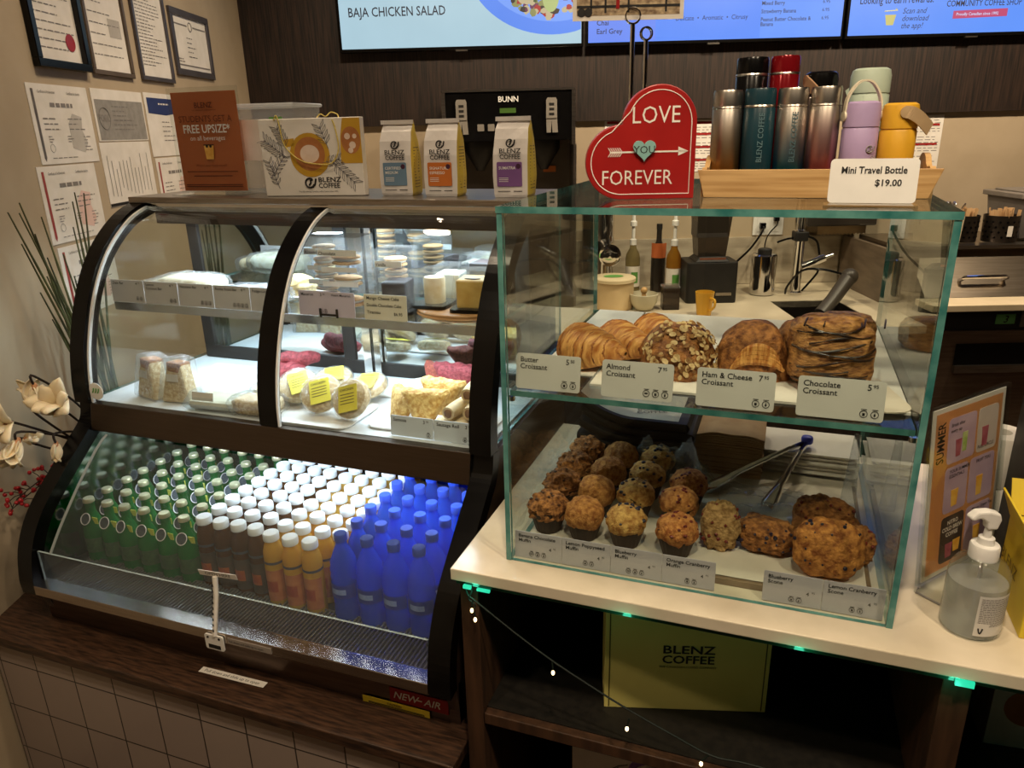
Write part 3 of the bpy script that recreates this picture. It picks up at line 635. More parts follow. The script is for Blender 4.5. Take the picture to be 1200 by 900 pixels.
def loop_bottle(label, x, y, r, h, body, cap, strap, mode, rz=0):
    s = place('loop_bottle', label, 'travel bottle', (x, y, ZC+.0055), rz, 'strap-lid travel bottles in the tray')
    hc = h-.04
    b = MB(); b.lathe([(r*.9, 0), (r, .004), (r, hc-.002), (r*.96, hc)], 28); b.build('body', body, s)
    b = MB(); b.lathe([(r*.95, hc), (r*.95, hc+.0015), (r*1.0, hc+.002), (r*1.0, h-.012), (r*.93, h-.003), (r*.75, h), (0, h)], 28); b.build('lid', cap, s)
    b = MB()
    if mode == 'up': pts = [(-r*1.02, 0, h-.022), (-r*.95, 0, h+.004), (-r*.5, 0, h+.025), (0, 0, h+.031), (r*.5, 0, h+.025), (r*.95, 0, h+.004), (r*1.02, 0, h-.022)]
    else: pts = [(r*.2, -r*1.0, h-.014), (r*.5, -r*1.12, h-.016), (r*1.0, -r*.95, h-.025), (r*1.55, -r*.6, h-.040)]
    sp = [Vector(p) for p in spline(pts, 6)]
    wd = .0045 if mode == 'up' else .0085
    for i in range(len(sp)-1):
        for d in (0,):
            a, c = sp[i], sp[i+1]
            if mode == 'up': w3 = Vector((0, wd, 0))
            else: w3 = Vector((0.0035, 0, wd))
            t3 = (c-a).normalized(); n3 = t3.cross(w3).normalized()*.0014
            b.add([a-w3-n3, a+w3-n3, a+w3+n3, a-w3+n3, c-w3-n3, c+w3-n3, c+w3+n3, c-w3+n3], [(0, 1, 5, 4), (1, 2, 6, 5), (2, 3, 7, 6), (3, 0, 4, 7), (0, 3, 2, 1), (4, 5, 6, 7)])
    st = b.build('strap', strap, s)
    b = MB()
    if mode == 'up':
        for sx in (-1, 1): b.lathe([(.008, 0), (.008, .003), (0, .0035)], 14, M=T(sx*r*.985, 0, h-.022, 0, 0, sx*PI/2))
    else: b.lathe([(.009, 0), (.009, .003), (0, .0035)], 14, M=T(r*.2, -r*.99, h-.014, 0, PI/2))
    b.build('strap_button', strap, s)
    return s
M_lil = mat('lilac_coat', (168, 146, 186), (176, 154, 194), 20, .45); M_yel = mat('mustard_coat', (212, 160, 40), (220, 168, 46), 20, .45); M_mint = mat('mint_coat', (178, 194, 176), (186, 202, 184), 20, .45)
M_cream = mat('cream_strap', (216, 206, 180), (224, 214, 190), 20, .55)
s2 = loop_bottle('lilac travel bottle with a cream carry loop, front of the tray', .096, 1.365, .0275, .138, M_lil, M_lil, M_cream, 'up', .35)
b = MB(); logo(b, .0, .0, .005, T(.006, -.0278, .066) @ UP); b.text('BLENZ', .009, -.0, -.006, M=T(.01, -.0277, .03) @ UP @ Matrix.Rotation(PI/2, 4, 'Z'), bold=.014); b.build('lettering', M_grey, s2)
loop_bottle('mustard yellow travel bottle with a beige strap, at the end of the tray', .152, 1.372, .027, .134, M_yel, M_yel, mat('beige_strap', (172, 146, 110), (184, 158, 122), 20, .6), 'side')
loop_bottle('pale mint travel bottle standing behind the lilac one', .108, 1.44, .031, .19, M_mint, M_mint, M_mint, 'side', 2.6)
s = loop_bottle('black-lidded travel bottle with a tan loop, behind the steel ones', .032, 1.435, .027, .188, M_stl, M_black, mat('tan_strap', (166, 128, 96), (176, 138, 106), 20, .6), 'side', -1.2)
# price card for the bottles
s = place('price_card', 'white price card for the mini travel bottle in front of the tray', 'price card', (.108, 1.185, ZC), -.02)
b = MB(); b.prism(rrect(-.057, .057, .003, .064, .006), -.0015, .0015, M=T(0, 0, 0, 0, -.12) @ UP); b.build('card', M_white, s)
b = MB(); b.box(-.062, .058, -.03, .012, 0, .0028); b.build('clear_foot', M_acryl, s)
b = MB(); M = T(0, -.0017, 0, 0, -.12) @ UP; b.text('Mini Travel Bottle', .0135, 0, .044, M=M, align='CENTER', bold=.018, sx=.86); b.text('$19.00', .0125, .02, .027, M=M, align='CENTER', bold=.018); b.build('lettering', M_ink, s)
# ================================================================== UPPER SHELF OF THE CASE
ZS = 1.3338
M_crust = mat('pastry_crust', (170, 98, 36), (234, 176, 100), 34, .45, bump=.8, bscale=60, stretch=(6, 1, 1), detail=7)
M_crustd = mat('pastry_ridge', (128, 66, 24), (190, 120, 54), 110, .45, bump=.7, bscale=240)
M_crustb = mat('brown_crust', (104, 56, 24), (186, 124, 66), 85, .5, bump=.9, bscale=260, detail=8)
M_choc = mat('chocolate', (38, 22, 14), (52, 32, 20), 30, .3)
# white boards and paper lining the shelf
b = MB(); b.box(-.30, .2035, 1.19, 1.74, 0, .004); t = b.build('shelf_board', M_paper, loc=(0, 0, ZS)); tag(t, 'white board lining the upper shelf of the glass case under the croissants', 'tray liner')
b = MB(); b.box(-.415, -.305, 1.24, 1.745, 0, .003); t = b.build('shelf_board', M_paper, loc=(0, 0, ZS)); tag(t, 'narrow white board at the left end of the upper case shelf', 'tray liner')
b = MB()
b.prism(rrect(-.05, .045, -.09, .09, .03), 0, .002); t = b.build('paper_bag_liner', mat('wax_paper', (222, 208, 186), (234, 222, 202), 9, .5), loc=(.147, 1.265, ZS+.0045), rz=.25); tag(t, 'rounded wax paper sheet under the chocolate croissant', 'paper sheet')
ZB = ZS+.0042
def croissant(label, loc, rz, L=.15, R=.04, seed=0):
    b = MB(); nu, nv = 150, 30; mi = []
    def fn(u, v):
        t = u*2-1; at_ = abs(t)
        x = t*L/2*(1-.05*t*t); y = .028*(t*t)*1.6
        prof = max(.02, (1-at_**1.8))**.66
        k = at_*6.5+.35*math.sin(2*PI*v+seed); fr_ = k-math.floor(k)
        r = R*prof*(1+.085*(1-fr_)*(1 if at_ > .03 else .6))
        a = 2*PI*v
        n_ = 1+.04*noise.noise(Vector((t*6+seed, math.cos(a)*2, math.sin(a)*2)))+.02*math.sin(v*2*PI*9+t*8)
        zz = math.sin(a)*r*.95*n_
        return Vector((x, y+math.cos(a)*r*n_, max(zz, -R*.72*prof)))
    b.grid(fn, nu, nv, 0, None, True, False)
    k = 0
    for i in range(nu-1):
        at_ = abs((i+.5)/(nu-1)*2-1); q = at_*6.5; f_ = q-math.floor(q)
        for j in range(nv-1):
            q = at_*6.5+.35*math.sin(2*PI*j/(nv-1)+seed); f_ = q-math.floor(q); b.m[k] = 1 if f_ > .84 else 0; k += 1
    o = b.build('butter_croissant', [M_crust, M_crustd], loc=(loc[0], loc[1], loc[2]+R*.72), rz=rz)
    tag(o, label, 'croissant', 'butter croissants on the upper shelf')
croissant('golden butter croissant lying foremost of the three by the butter croissant card', (-.338, 1.287, ZB), -.72, .155, .047, 1)
croissant('golden butter croissant lying in the middle of the three', (-.285, 1.352, ZB), -.95, .15, .043, 5)
croissant('golden butter croissant lying rearmost of the three, behind the others', (-.232, 1.43, ZB), -.9, .135, .042, 9)
# almond croissant
def dome(b, L, W, H, fold=0, amp=.1, seed=0, nu=44, nv=22, mi=0):
    def fn(u, v):
        a = 2*PI*u; q = v
        c, s_ = math.cos(a), math.sin(a)
        rad = math.sqrt(max(0, 1-(q*1.0)**2.6)) if q < 1 else 0
        rad = (1-q**3.2)**.5 if q < 1 else 0
        x = c*rad*L/2; y = s_*rad*W/2; z = q*H
        k = 1+amp*noise.fractal(Vector((c*1.6+seed, s_*1.6, q*2.4)), 1, 2, 3)+fold*math.sin(q*16+c*2)
        return Vector((x*k, y*k, z*(1+amp*.6*noise.noise(Vector((x*30+seed, y*30, 1))))))
    b.grid(fn, nu, nv, mi, None, True, True); return b
s = thing('almond_croissant', 'almond croissant covered in toasted almond flakes behind the almond card', 'croissant', (-.166, 1.30, ZB), -.1)
b = MB(); dome(b, .135, .12, .092, .03, .14, 3); body = b.build('pastry', M_crustb, s)
b = MB(); vs = b
for k in range(230):
    a = rnd.uniform(-2.4, .3); q = rnd.uniform(.05, .97)
    rad = (1-q**3.2)**.5; p = Vector((math.cos(a)*rad*.0675*1.04, math.sin(a)*rad*.06*1.04, q*.092*1.02)); nrm = Vector((p.x, p.y, (p.z-.02)*.8)).normalized()
    rot = nrm.to_track_quat('Z', 'Y').to_matrix().to_4x4() @ Matrix.Rotation(rnd.uniform(0, 6), 4, 'Z') @ Matrix.Rotation(rnd.uniform(-.5, .5), 4, 'X')
    e = rnd.uniform(.0024, .0048)
    b.add([(e*math.cos(2*PI*i/7)*1.5, e*math.sin(2*PI*i/7), zz) for zz in (-.0003, .0005) for i in range(7)], [tuple(range(7))[::-1], tuple(range(7, 14))]+[(i, (i+1) % 7, (i+1) % 7+7, i+7) for i in range(7)], rnd.choice((0, 0, 1)), False, Matrix.Translation(p*1.05) @ rot)
fl = b.build('almond_flakes', [mat('almond', (190, 156, 104), (220, 194, 146), 140, .6), mat('toasted_almond', (116, 78, 42), (160, 116, 66), 140, .6)], s); fl['kind'] = 'stuff'
# ham and cheese croissant: rolled pillow with curling layers
s = thing('ham_cheese_croissant', 'smooth brown ham and cheese croissant behind the ham and cheese card', 'croissant', (-.037, 1.325, ZB), .0)
b = MB(); dome(b, .128, .12, .098, .012, .12, 8); b.build('pastry', M_crustb, s)
b = MB()
for k in range(4):
    r0 = .058-.006*k
    b.tube([(.012+r0*math.cos(t)*.8, -.052-.008*math.sin(t), .012+.014*k*.55+.03*math.sin(t)) for t in [PI*.15+PI*.75*i/10 for i in range(11)]], [.003+.005*math.sin(PI*i/10) for i in range(11)], 8)
b.build('rolled_layers', M_crust, s)
# chocolate croissant: big squared roll, dark drizzle
s = thing('chocolate_croissant', 'large chocolate croissant streaked with dark chocolate lines behind the chocolate card', 'croissant', (.085, 1.30, ZB), .12)
b = MB(); b.blob((0, 0, .058), (.066, .06, .060), 48, 26, .10, 7, 0, None, 4, .62)
b.build('pastry', mat('chocolate_roll_crust', (120, 70, 32), (212, 154, 88), 60, .45, bump=.9, bscale=200, stretch=(1, 1, 3), detail=8), s)
b = MB()
for k in range(11):
    z0 = .016+.0092*k; pts = []
    for i in range(13):
        t = -1+2*i/12; z = z0+.006*math.sin(t*2.2+k*1.7)+.003*t
        zz = (z-.058)/.060; w_ = max(.05, 1-abs(zz)**3.2)**.31
        ww = max(.0, 1-abs(t*.97)**3.2)**.31
        pts.append((t*.064*w_, -.0600*w_*ww*1.03-.0015, z))
    if k in (3, 8): pts = pts[2:9]
    if k in (5,): pts = pts[5:]
    b.tube(pts, [.0006+.0016*abs(math.sin(i*.7+k)) for i in range(len(pts))], 6)
for k in range(5):
    b.tube([(-.05+.03*k+.004*i, -.045+.016*i, .112+.004*math.sin(i*.9)) for i in range(5)], .0015, 6)
b.build('chocolate_drizzle', M_choc, s)
s = thing('chocolate_croissant', 'dark rolled end of a second chocolate croissant, left behind the first', 'croissant', (.052, 1.385, ZB), .5)
b = MB(); b.blob((0, 0, .045), (.05, .04, .047), 32, 18, .12, 7, 0, None, 14, .7); b.build('pastry', MATS['brown_crust'], s)
s = thing('chocolate_croissant', 'added chocolate croissant at the back right of the shelf, mirrored in the case side', 'croissant', (.128, 1.575, ZB), .1)  # extra croissant, added behind the first for its mirror image in the side pane
b = MB(); b.blob((0, 0, .03), (.055, .048, .031), 40, 22, .10, 7, 0, None, 24, .65); b.build('pastry', MATS['chocolate_roll_crust'], s)
# cards on the upper shelf
def icon(b, x, y, r, M, kind):
    b.tube([(x+r*math.cos(2*PI*i/14), y+r*math.sin(2*PI*i/14), .0004) for i in range(14)], r*.1, 4, M=M, closed=True)
    if kind == 0: b.prism([(x-r*.3, y-r*.3), (x, y-r*.6), (x+r*.3, y-r*.3), (x, y+r*.6)], 0, .0006, M=M)
    elif kind == 1: b.rect(x-r*.35, x+r*.35, y-r*.5, y+r*.3, .0005, M=M)
    else: b.rect(x-r*.55, x+r*.5, y-r*.2, y+r*.25, .0005, M=M)
    b.rect(x-r*.8, x+r*.8, y+r*1.25, y+r*1.45, .0005, M=M)
M_card = mat('card_white', (206, 202, 196), (216, 212, 206), 9, .5)
def shelf_card(label, x0, x1, y, z, h, l1, l2, price, cents, icons, tilt=-.16, cat='price card', group=None, size=.0125, m=None, foot=True, low=False):
    wd = x1-x0; s = thing('price_card', label, cat, ((x0+x1)/2, y, z), 0, group)
    b = MB(); b.prism(rrect(-wd/2, wd/2, 0.001, h, .005 if foot else .002), -.001, .001, M=T(0, 0, 0, 0, tilt) @ UP); b.build('card', m or M_card, s)
    if foot: b = MB(); b.box(-wd/2+.004, wd/2-.004, .002, .028, 0, .002); b.build('clear_foot', M_acryl, s)
    M = T(0, -.0012, 0, 0, tilt) @ UP; b = MB()
    b.text(l1, size, -wd/2+.007, h-size*1.15, M=M, bold=.012); 
    if l2: b.text(l2, size, -wd/2+.007, h-size*2.1, M=M, bold=.012)
    if low:
        if price: b.text(price, size*.95, wd/2-.024, h*.40, M=M, bold=.012); b.text(cents, size*.55, wd/2-.016, h*.48, M=M)
        px = wd/2-.034
    else:
        if price: b.text(price, size*1.05, wd/2-.026, h-size*1.15, M=M, bold=.012); b.text(cents, size*.6, wd/2-.018, h-size*.85, M=M, bold=.01)
        px = wd/2-.012
    r = size*.42
    for k in range(icons): icon(b, px-k*r*2.9, h*.2, r, M, k % 3)
    b.build('lettering', M_ink, s); return s
for lab, x0, x1, a1, a2, p, c, n in (('white price card for the butter croissant at the left end of the shelf', -.4195, -.305, 'Butter', 'Croissant', '5', '50', 2), ('white price card for the almond croissant', -.268, -.150, 'Almond', 'Croissant', '7', '95', 3),
        ('white price card for the ham and cheese croissant', -.113, .006, 'Ham & Cheese', 'Croissant', '7', '95', 2), ('white price card for the chocolate croissant at the right end of the shelf', .038, .160, 'Chocolate', 'Croissant', '5', '95', 2)):
    shelf_card(lab, x0, x1, 1.142, ZS+.0002, .063, a1, a2, p, c, n, group='croissant price cards')
# ================================================================== LOWER LEVEL OF THE CASE
b = MB(); b.box(-.415, .19, 1.158, 1.60, 0, .012); o = b.build('wooden_board', mat('tray_board', (112, 92, 70), (136, 114, 88), 8, .5, stretch=(1, 8, 8)), loc=(0, 0, 1.0004)); tag(o, 'wooden serving board on the counter inside the glass case', 'board')
def liner(u, v):
    x = -.418+.60*u; y = 1.165+.45*v
    return (x, y, .0012+.0016*noise.noise(Vector((x*14, y*14, 0)))+.0016)
b = MB(); b.grid(liner, 50, 40); o = b.build('parchment_paper', mat('parchment', (206, 196, 180), (222, 212, 198), 12, .6), loc=(0, 0, 1.0124)); tag(o, 'white parchment paper under the muffins and scones', 'paper sheet')
ZM = 1.0165
M_cup = mat('muffin_paper', (46, 34, 26), (62, 46, 36), 18, .7, stretch=(1, 1, .2))
kinds = {'banana chocolate': (mat('banana_muffin', (104, 60, 30), (196, 132, 72), 110, .75, bump=1, bscale=260), mat('choc_bits', (60, 34, 20), (86, 52, 30), 40, .5)),
         'lemon poppyseed': (mat('lemon_muffin', (146, 86, 36), (208, 148, 80), 110, .75, bump=.9, bscale=320), M_choc),
         'blueberry': (mat('blueberry_muffin', (158, 100, 42), (232, 186, 108), 90, .75, bump=1, bscale=260), mat('blueberry', (30, 28, 44), (46, 40, 62), 40, .4)),
         'orange cranberry': (mat('cranberry_muffin', (156, 84, 36), (226, 158, 86), 90, .75, bump=1, bscale=260), mat('cranberry', (96, 30, 22), (124, 44, 30), 40, .4))}
def muffin(kind, k, x, y, seed):
    top, bit = kinds[kind]
    s = thing('muffin', '%s muffin in a dark paper cup, %s in its row from the front' % (kind, ORD[k]), 'muffin', (x, y, ZM), rnd.uniform(0, 6), kind+' muffins in the glass case')
    b = MB(); n = 40; prof = [(.0, .024), (.014, .028), (.032, .033), (.046, .036)]
    vs = []; fs = []
    for i in range(n):
        a = 2*PI*i/n; pl = 1+.025*(i % 2)
        tip = .010*max(0, math.cos(2*a+.4))**3 if kind in ('blueberry', 'orange cranberry') else .002*math.cos(4*a)
        for q, (z, r) in enumerate(prof): vs.append((r*pl*math.cos(a), r*pl*math.sin(a), z+(tip if q == 3 else 0)))
    for i in range(n):
        j = (i+1) % n
        for q in range(3): fs.append((i*4+q, j*4+q, j*4+q+1, i*4+q+1))
    b.add(vs, fs); b.add([(vs[i*4]) for i in range(n)], [tuple(range(n))[::-1]]); b.build('paper_cup', M_cup, s)
    b = MB(); amp = .22 if kind == 'banana chocolate' else .10
    b.blob((0, 0, .047), (.0375, .0375, .030 if kind != 'lemon poppyseed' else .033), 36, 24, amp, 9, 0, None, seed, .95)
    b.build('muffin_top', top, s)
    b = MB(); r2 = random.Random(seed)
    for q in range(16 if kind != 'lemon poppyseed' else 22):
        a = r2.uniform(0, 2*PI); e = r2.uniform(.15, 1.4); rr = .0375
        p = Vector((math.cos(a)*math.cos(e)*rr, math.sin(a)*math.cos(e)*rr, .047+math.sin(e)*.030))
        sz = {'banana chocolate': .0032, 'lemon poppyseed': .0009, 'blueberry': .0045, 'orange cranberry': .0038}[kind]*r2.uniform(.7, 1.2)
        b.blob(p, (sz, sz, sz*.7), 8, 6, .2, 6, 0, None, q)
    st = b.build({'banana chocolate': 'chocolate_chips', 'lemon poppyseed': 'poppy_seeds', 'blueberry': 'blueberries', 'orange cranberry': 'cranberries'}[kind], bit, s)
sd = 1
for kind, pts in (('banana chocolate', [(-.389, 1.225), (-.389, 1.325), (-.388, 1.42), (-.382, 1.51)]), ('lemon poppyseed', [(-.3145, 1.218), (-.314, 1.315), (-.311, 1.41), (-.302, 1.495)]),
                  ('blueberry', [(-.233, 1.217), (-.236, 1.325), (-.23, 1.415), (-.222, 1.503)]), ('orange cranberry', [(-.139, 1.212), (-.150, 1.318), (-.142, 1.405)])):
    for k, (x, y) in enumerate(pts): muffin(kind, k, x, y, sd); sd += 3
def scone(label, loc, size, rz, m, bits, seed, rx=0, sq=.7, amp=.16):
    s = thing('scone', label, 'scone', loc, rz, 'scones in the glass case')
    b = MB(); b.blob((0, 0, size[2]), size, 44, 28, amp, 9, 0, T(0, 0, 0, 0, rx), seed, sq); b.build('scone_body', m, s)
    b = MB(); r2 = random.Random(seed)
    for q in range(22):
        a = r2.uniform(PI, 2*PI); e = r2.uniform(-.5, 1.2); pw = lambda t: math.copysign(abs(t)**sq, t)
        p = Vector((size[0]*pw(math.cos(e))*pw(math.cos(a)), size[1]*pw(math.cos(e))*pw(math.sin(a)), size[2]+size[2]*pw(math.sin(e))))*1.0
        b.blob(p, r2.uniform(.0015, .004), 8, 6, .2, 5, 0, T(0, 0, 0, 0, rx), q)
    b.build('berry_bits', bits, s)
M_sconeA = mat('pale_scone', (134, 98, 54), (198, 160, 106), 90, .8, bump=1, bscale=220); M_sconeB = mat('brown_scone', (110, 64, 28), (186, 124, 66), 90, .75, bump=1, bscale=220); M_sconeC = mat('golden_scone', (134, 74, 28), (214, 146, 72), 85, .7, bump=1, bscale=200, detail=8)
scone('pale square scone standing on edge next to the orange cranberry muffins', (-.066, 1.25, ZM), (.034, .020, .045), .05, M_sconeA, MATS['cranberry'], 21, -.15)
scone('low brown scone lying flat between the pale scone and the big golden one', (.014, 1.275, ZM), (.050, .034, .030), -.2, M_sconeB, MATS['blueberry'], 33)
scone('big golden scone leaning at the front above the lemon cranberry card', (.118, 1.212, ZM), (.058, .030, .051), .08, M_sconeC, MATS['blueberry'], 45, -.25, .8, .09)
scone('golden scone half hidden behind the big leaning one', (.112, 1.315, ZM), (.054, .030, .047), -.1, M_sconeB, MATS['cranberry'], 57, -.2, .75)
scone('scone half out of sight at the right behind the big golden one', (.172, 1.285, ZM), (.022, .028, .032), .3, M_sconeB, MATS['cranberry'], 61)
M_tag = mat('tag_shaded_white', (186, 180, 188), (196, 190, 198), 9, .4)  # white-ish paper; the lavender-grey of its shade is mixed into the colour
for k, (a1, a2, n) in enumerate((('Banana Chocolate', 'Muffin', 3), ('Lemon Poppyseed', 'Muffin', 2), ('Blueberry', 'Muffin', 3), ('Orange Cranberry', 'Muffin', 2))):
    shelf_card('shade-toned white price tag for the %s muffin at the bottom of the case front' % a1.lower(), -.4255+.0912*k, -.4255+.0912*k+.0905, 1.1335, 1.0006, .054, a1, a2, '4', '95', n, -.06, 'price tag', 'muffin and scone price tags', .0098, M_tag, False, True)
for k, a1 in enumerate(('Blueberry', 'Lemon Cranberry')):
    shelf_card('shade-toned white price tag for the %s scone at the bottom of the case front' % a1.lower(), .0165+.0925*k, .0165+.0925*k+.0918, 1.1335, 1.0006, .056, a1, 'Scone', '4', '95', 2, -.06, 'price tag', 'muffin and scone price tags', .0098, M_tag, False, True)
# tongs lying over the paper trays
s = thing('serving_tongs', 'steel serving tongs with a blue hinge lying open on the parchment', 'tongs', (0, 0, 0))
hinge = Vector((.086, 1.655, 1.082))
for e in (Vector((-.115, 1.465, 1.026)), Vector((.012, 1.415, 1.026))):
    d = e-hinge; b = MB(); side = d.cross(Vector((0, 0, 1))).normalized()
    sec = [(0, .006), (.25, .007), (.55, .008), (.7, .009), (.78, .013), (.92, .017), (1, .012)]
    vs = []
    for t, w_ in sec:
        c = hinge+d*t+Vector((0, 0, .004*math.sin(t*PI)))
        for u, h_ in ((-1, .0), (-.6, .005), (0, .0075), (.6, .005), (1, 0)): vs.append(c+side*w_*u+Vector((0, 0, h_)))
    b.add(vs, [(i*5+j, i*5+j+1, i*5+j+6, i*5+j+5) for i in range(len(sec)-1) for j in range(4)], 0, True)
    o = b.build('arm', M_chrome, s); so = o.modifiers.new('thick', 'SOLIDIFY'); so.thickness = .0012
b = MB(); b.blob(hinge+Vector((0, 0, .005)), (.013, .013, .010), 14, 10, 0, 1, 0, None, 0, .7); b.build('hinge', mat('hinge_blue', (48, 60, 190), (60, 72, 205), 20, .35), s)
# stacks at the back of the case
for k in range(6):
    z = 1.0005+.0225*k; x0, x1 = -.412+.006*math.sin(k*2.1), -.163+.008*math.cos(k*1.7)
    def sheet(u, v, k=k):
        x = x0+(x1-x0)*u; y = 1.545+.19*v
        return (x, y, (.004+.055*max(0, 1-u*1.9)**2*(k/5))+.0)
    b = MB(); nu = 20
    lo = lambda u, v: Vector(sheet(u, v)); hi = lambda u, v: Vector(sheet(u, v))+Vector((0, 0, .019))
    b.grid(lo, nu, 2); b.grid(hi, nu, 2)
    b.grid(lambda u, v: lo(u, 0)+Vector((0, -.004*math.sin(v*PI), .019*v)), nu, 5); b.grid(lambda u, v: lo(u, 1)+Vector((0, 0, .019*v)), nu, 2)
    b.grid(lambda u, v: lo(1, u)+Vector((.006*math.sin(v*PI), 0, .019*v)), 2, 5); b.grid(lambda u, v: lo(0, u)+Vector((0, 0, .019*v)), 2, 2)
    s = tag(b.build('paper_bag_bundle', M_mblack, loc=(0, 0, z)), 'folded bundle of black paper bags at the back of the case, %s from the bottom' % ORD[k] if k < 5 else 'topmost folded bundle of black paper bags with a white face at the case back', 'paper bags', 'black paper bag bundles')
    if k == 5:
        b = MB(); b.grid(lambda u, v: Vector(sheet(.02+.9*u, .06+.88*v))+Vector((0, 0, .0198)), 20, 2); b.build('white_face', M_paper, s)
        b = MB(); Mx = T(-.255, 1.60, .0250, .35); b.text('BLENZ', .02, 0, .01, M=Mx, align='CENTER', bold=.018); b.text('COFFEE', .02, 0, -.01, M=Mx, align='CENTER', bold=.018); b.build('lettering', M_grey, s)
s = thing('napkin_stack', 'stack of beige paper napkins bulging at the top, at the back of the case', 'napkins', (-.077, 1.635, 1.0005))
b = MB()
for k in range(26):
    z = .0041*k; d = rnd.uniform(-.002, .002); bulge = .012*max(0, (k-18)/8)
    b.grid(lambda u, v, z=z, d=d, bulge=bulge: Vector((-.073+.146*u+d, -.065+.13*v+d, z+bulge*math.sin(PI*u)*(1+.3*math.sin(u*9)))), 14, 2)
    b.grid(lambda u, v, z=z, d=d, bulge=bulge: Vector((-.073+.146*u+d, -.065+d-.0008*math.sin(v*PI), z+.0036*v+bulge*math.sin(PI*u)*(1+.3*math.sin(u*9)))), 14, 3)
    b.grid(lambda u, v, z=z, d=d: Vector((.073+d, -.065+.13*u+d, z+.0036*v)), 2, 2)
b.build('napkins', mat('kraft_napkin', (176, 144, 108), (196, 166, 130), 18, .8), s)
for k in range(6):
    sx = .012*(k > 2); b = MB(); z = .0004
    w0, w1, d0, d1 = .085, .096, .058, .066
    loft_box(b, 2*w0, 2*d0, 2*w1, 2*d1, .010); b.box(-w1-.003, w1+.003, -d1-.003, d1+.003, .0098, .0108)
    for q in range(len(b.f)): pass
    o = b.build('paper_tray', M_paper, loc=(.095+.004*math.sin(k*2), 1.69+.004*math.cos(k*3), 1.0004+.0115*k))
    tag(o, ('white paper tray at the back of the case, %s from the bottom of its stack' % ORD[k]) if k < 5 else 'topmost white paper tray of the stack under the tongs hinge', 'paper tray', 'white paper trays')
def film(name, label, loc, size, seed, n=34):
    def fn(u, v):
        x = (u-.5)*size[0]; y = (v-.5)*size[1]
        h = size[2]*(.5+.9*noise.fractal(Vector((u*3+seed, v*3, seed)), .8, 2, 4))
        e = min(u, 1-u, v, 1-v)*5
        return (x, y, max(.0, h*min(1, e)))
    b = MB(); b.grid(fn, n, n); o = b.build(name, M_film, loc=loc); tag(o, label, 'plastic film'); return o
film('plastic_bag', 'crumpled clear plastic bag lying behind the back row of muffins', (-.20, 1.503, ZM+.001), (.20, .075, .095), 3.3)
film('plastic_sleeve', 'loose clear plastic sleeve lying under the open tongs', (.0, 1.46, ZM+.001), (.17, .14, .022), 8.1)
b = MB()
b.grid(lambda u, v: Vector((.035*(1-v*.6)*math.sin(2*PI*u)*.45, -.02*v+.012*math.cos(2*PI*u), .16*v+.002)), 18, 10, wrap=True)
o = b.build('plastic_sleeve', M_film, loc=(.168, 1.50, ZM)); tag(o, 'clear pleated plastic sleeve standing by the right case wall', 'plastic film')
# ================================================================== RIGHT END OF THE COUNTER
ZQ = 1.0005
s = thing('menu_stand', 'orange summer drinks menu in a clear slanted stand right of the glass case', 'menu', (.336, 1.325, ZQ), math.radians(51))
tl = -.09
Mt = T(0, 0, .012, 0, tl)
b = MB(); b.box(-.118, .118, -.004, -.0012, 0, .315, M=Mt); b.box(-.118, .118, .0012, .004, 0, .315, M=Mt); b.build('clear_sleeve', M_acryl, s)
b = MB(); b.box(-.118, .118, -.055, .004, 0, .003); b.build('clear_foot', M_acryl, s)
b = MB(); b.tube([(-.118, -.055, .002), (-.118, .0, .002), (-.118, -.004, .014)], .0018, 6); b.build('foot_edge', M_grey, s)
b = MB(); b.box(-.108, .108, -.0008, .0008, .004, .308, M=Mt); b.build('menu_paper', M_paper, s)
M = T(0, 0, .012, 0, tl) @ T(0, -.0012, 0) @ UP
b = MB(); b.rect(-.099, .099, .012, .300, 0, M=M); b.build('orange_ground', mat('apricot_print', (232, 164, 106), (240, 174, 116), 6, .5), s)
cells = [(-.062, .02, .205, .285, 'lilac'), (.026, .088, .205, .285, 'grey'), (-.062, .006, .115, .198, 'lilac'), (.012, .088, .115, .198, 'lilac'), (-.062, .006, .022, .108, 'dark'), (.012, .088, .022, .108, 'lilac')]
cm = {'lilac': mat('lilac_print', (176, 150, 170), (190, 166, 184), 20, .5), 'grey': mat('warm_grey_print', (190, 178, 170), (202, 190, 182), 20, .5), 'dark': mat('dark_print', (60, 50, 44), (84, 70, 60), 20, .5)}
for kk in cm:
    b = MB()
    for x0, x1, y0, y1, k in cells:
        if k == kk: b.prism(rrect(x0, x1, y0, y1, .008), .0, .0004, M=M)
    b.build('picture_ground', cm[kk], s)
b = MB()
for (x, y, w_, h_) in ((-.03, .215, .016, .03), (-.012, .22, .014, .034), (.05, .215, .018, .035), (-.03, .125, .02, .03), (.045, .125, .018, .036), (-.035, .03, .02, .026), (-.012, .036, .02, .022), (.05, .03, .02, .036)):
    b.prism([(x-w_*.4, y), (x+w_*.4, y), (x+w_*.55, y+h_), (x-w_*.55, y+h_)], .0004, .0009, int(abs(x*97+y*53)*10) % 3, M=M)
b.build('drink_pictures', [mat('berry_print', (150, 70, 84), (170, 96, 110), 60, .5), mat('mango_print', (224, 160, 50), (236, 190, 90), 60, .5), mat('mint_print', (150, 176, 90), (190, 200, 140), 60, .5)], s)
b = MB(); b.text('SUMMER', .03, 0, 0, M=M @ T(-.072, .212, 0) @ Matrix.Rotation(PI/2, 4, 'Z'), bold=.014, sx=.62)
for x, y, t in ((-.055, .27, 'Break after'), (-.055, .26, 'every sip'), (-.05, .187, 'YOUR SUMMER'), (-.05, .178, 'ESSENTIALS'), (.03, .187, 'FRUIT TEAS'), (.03, .212, 'FULL CIRCLE'), (.03, .097, 'Mango Green Tea')): b.text(t, .0088, x, y, .0006, M=M, bold=.01)
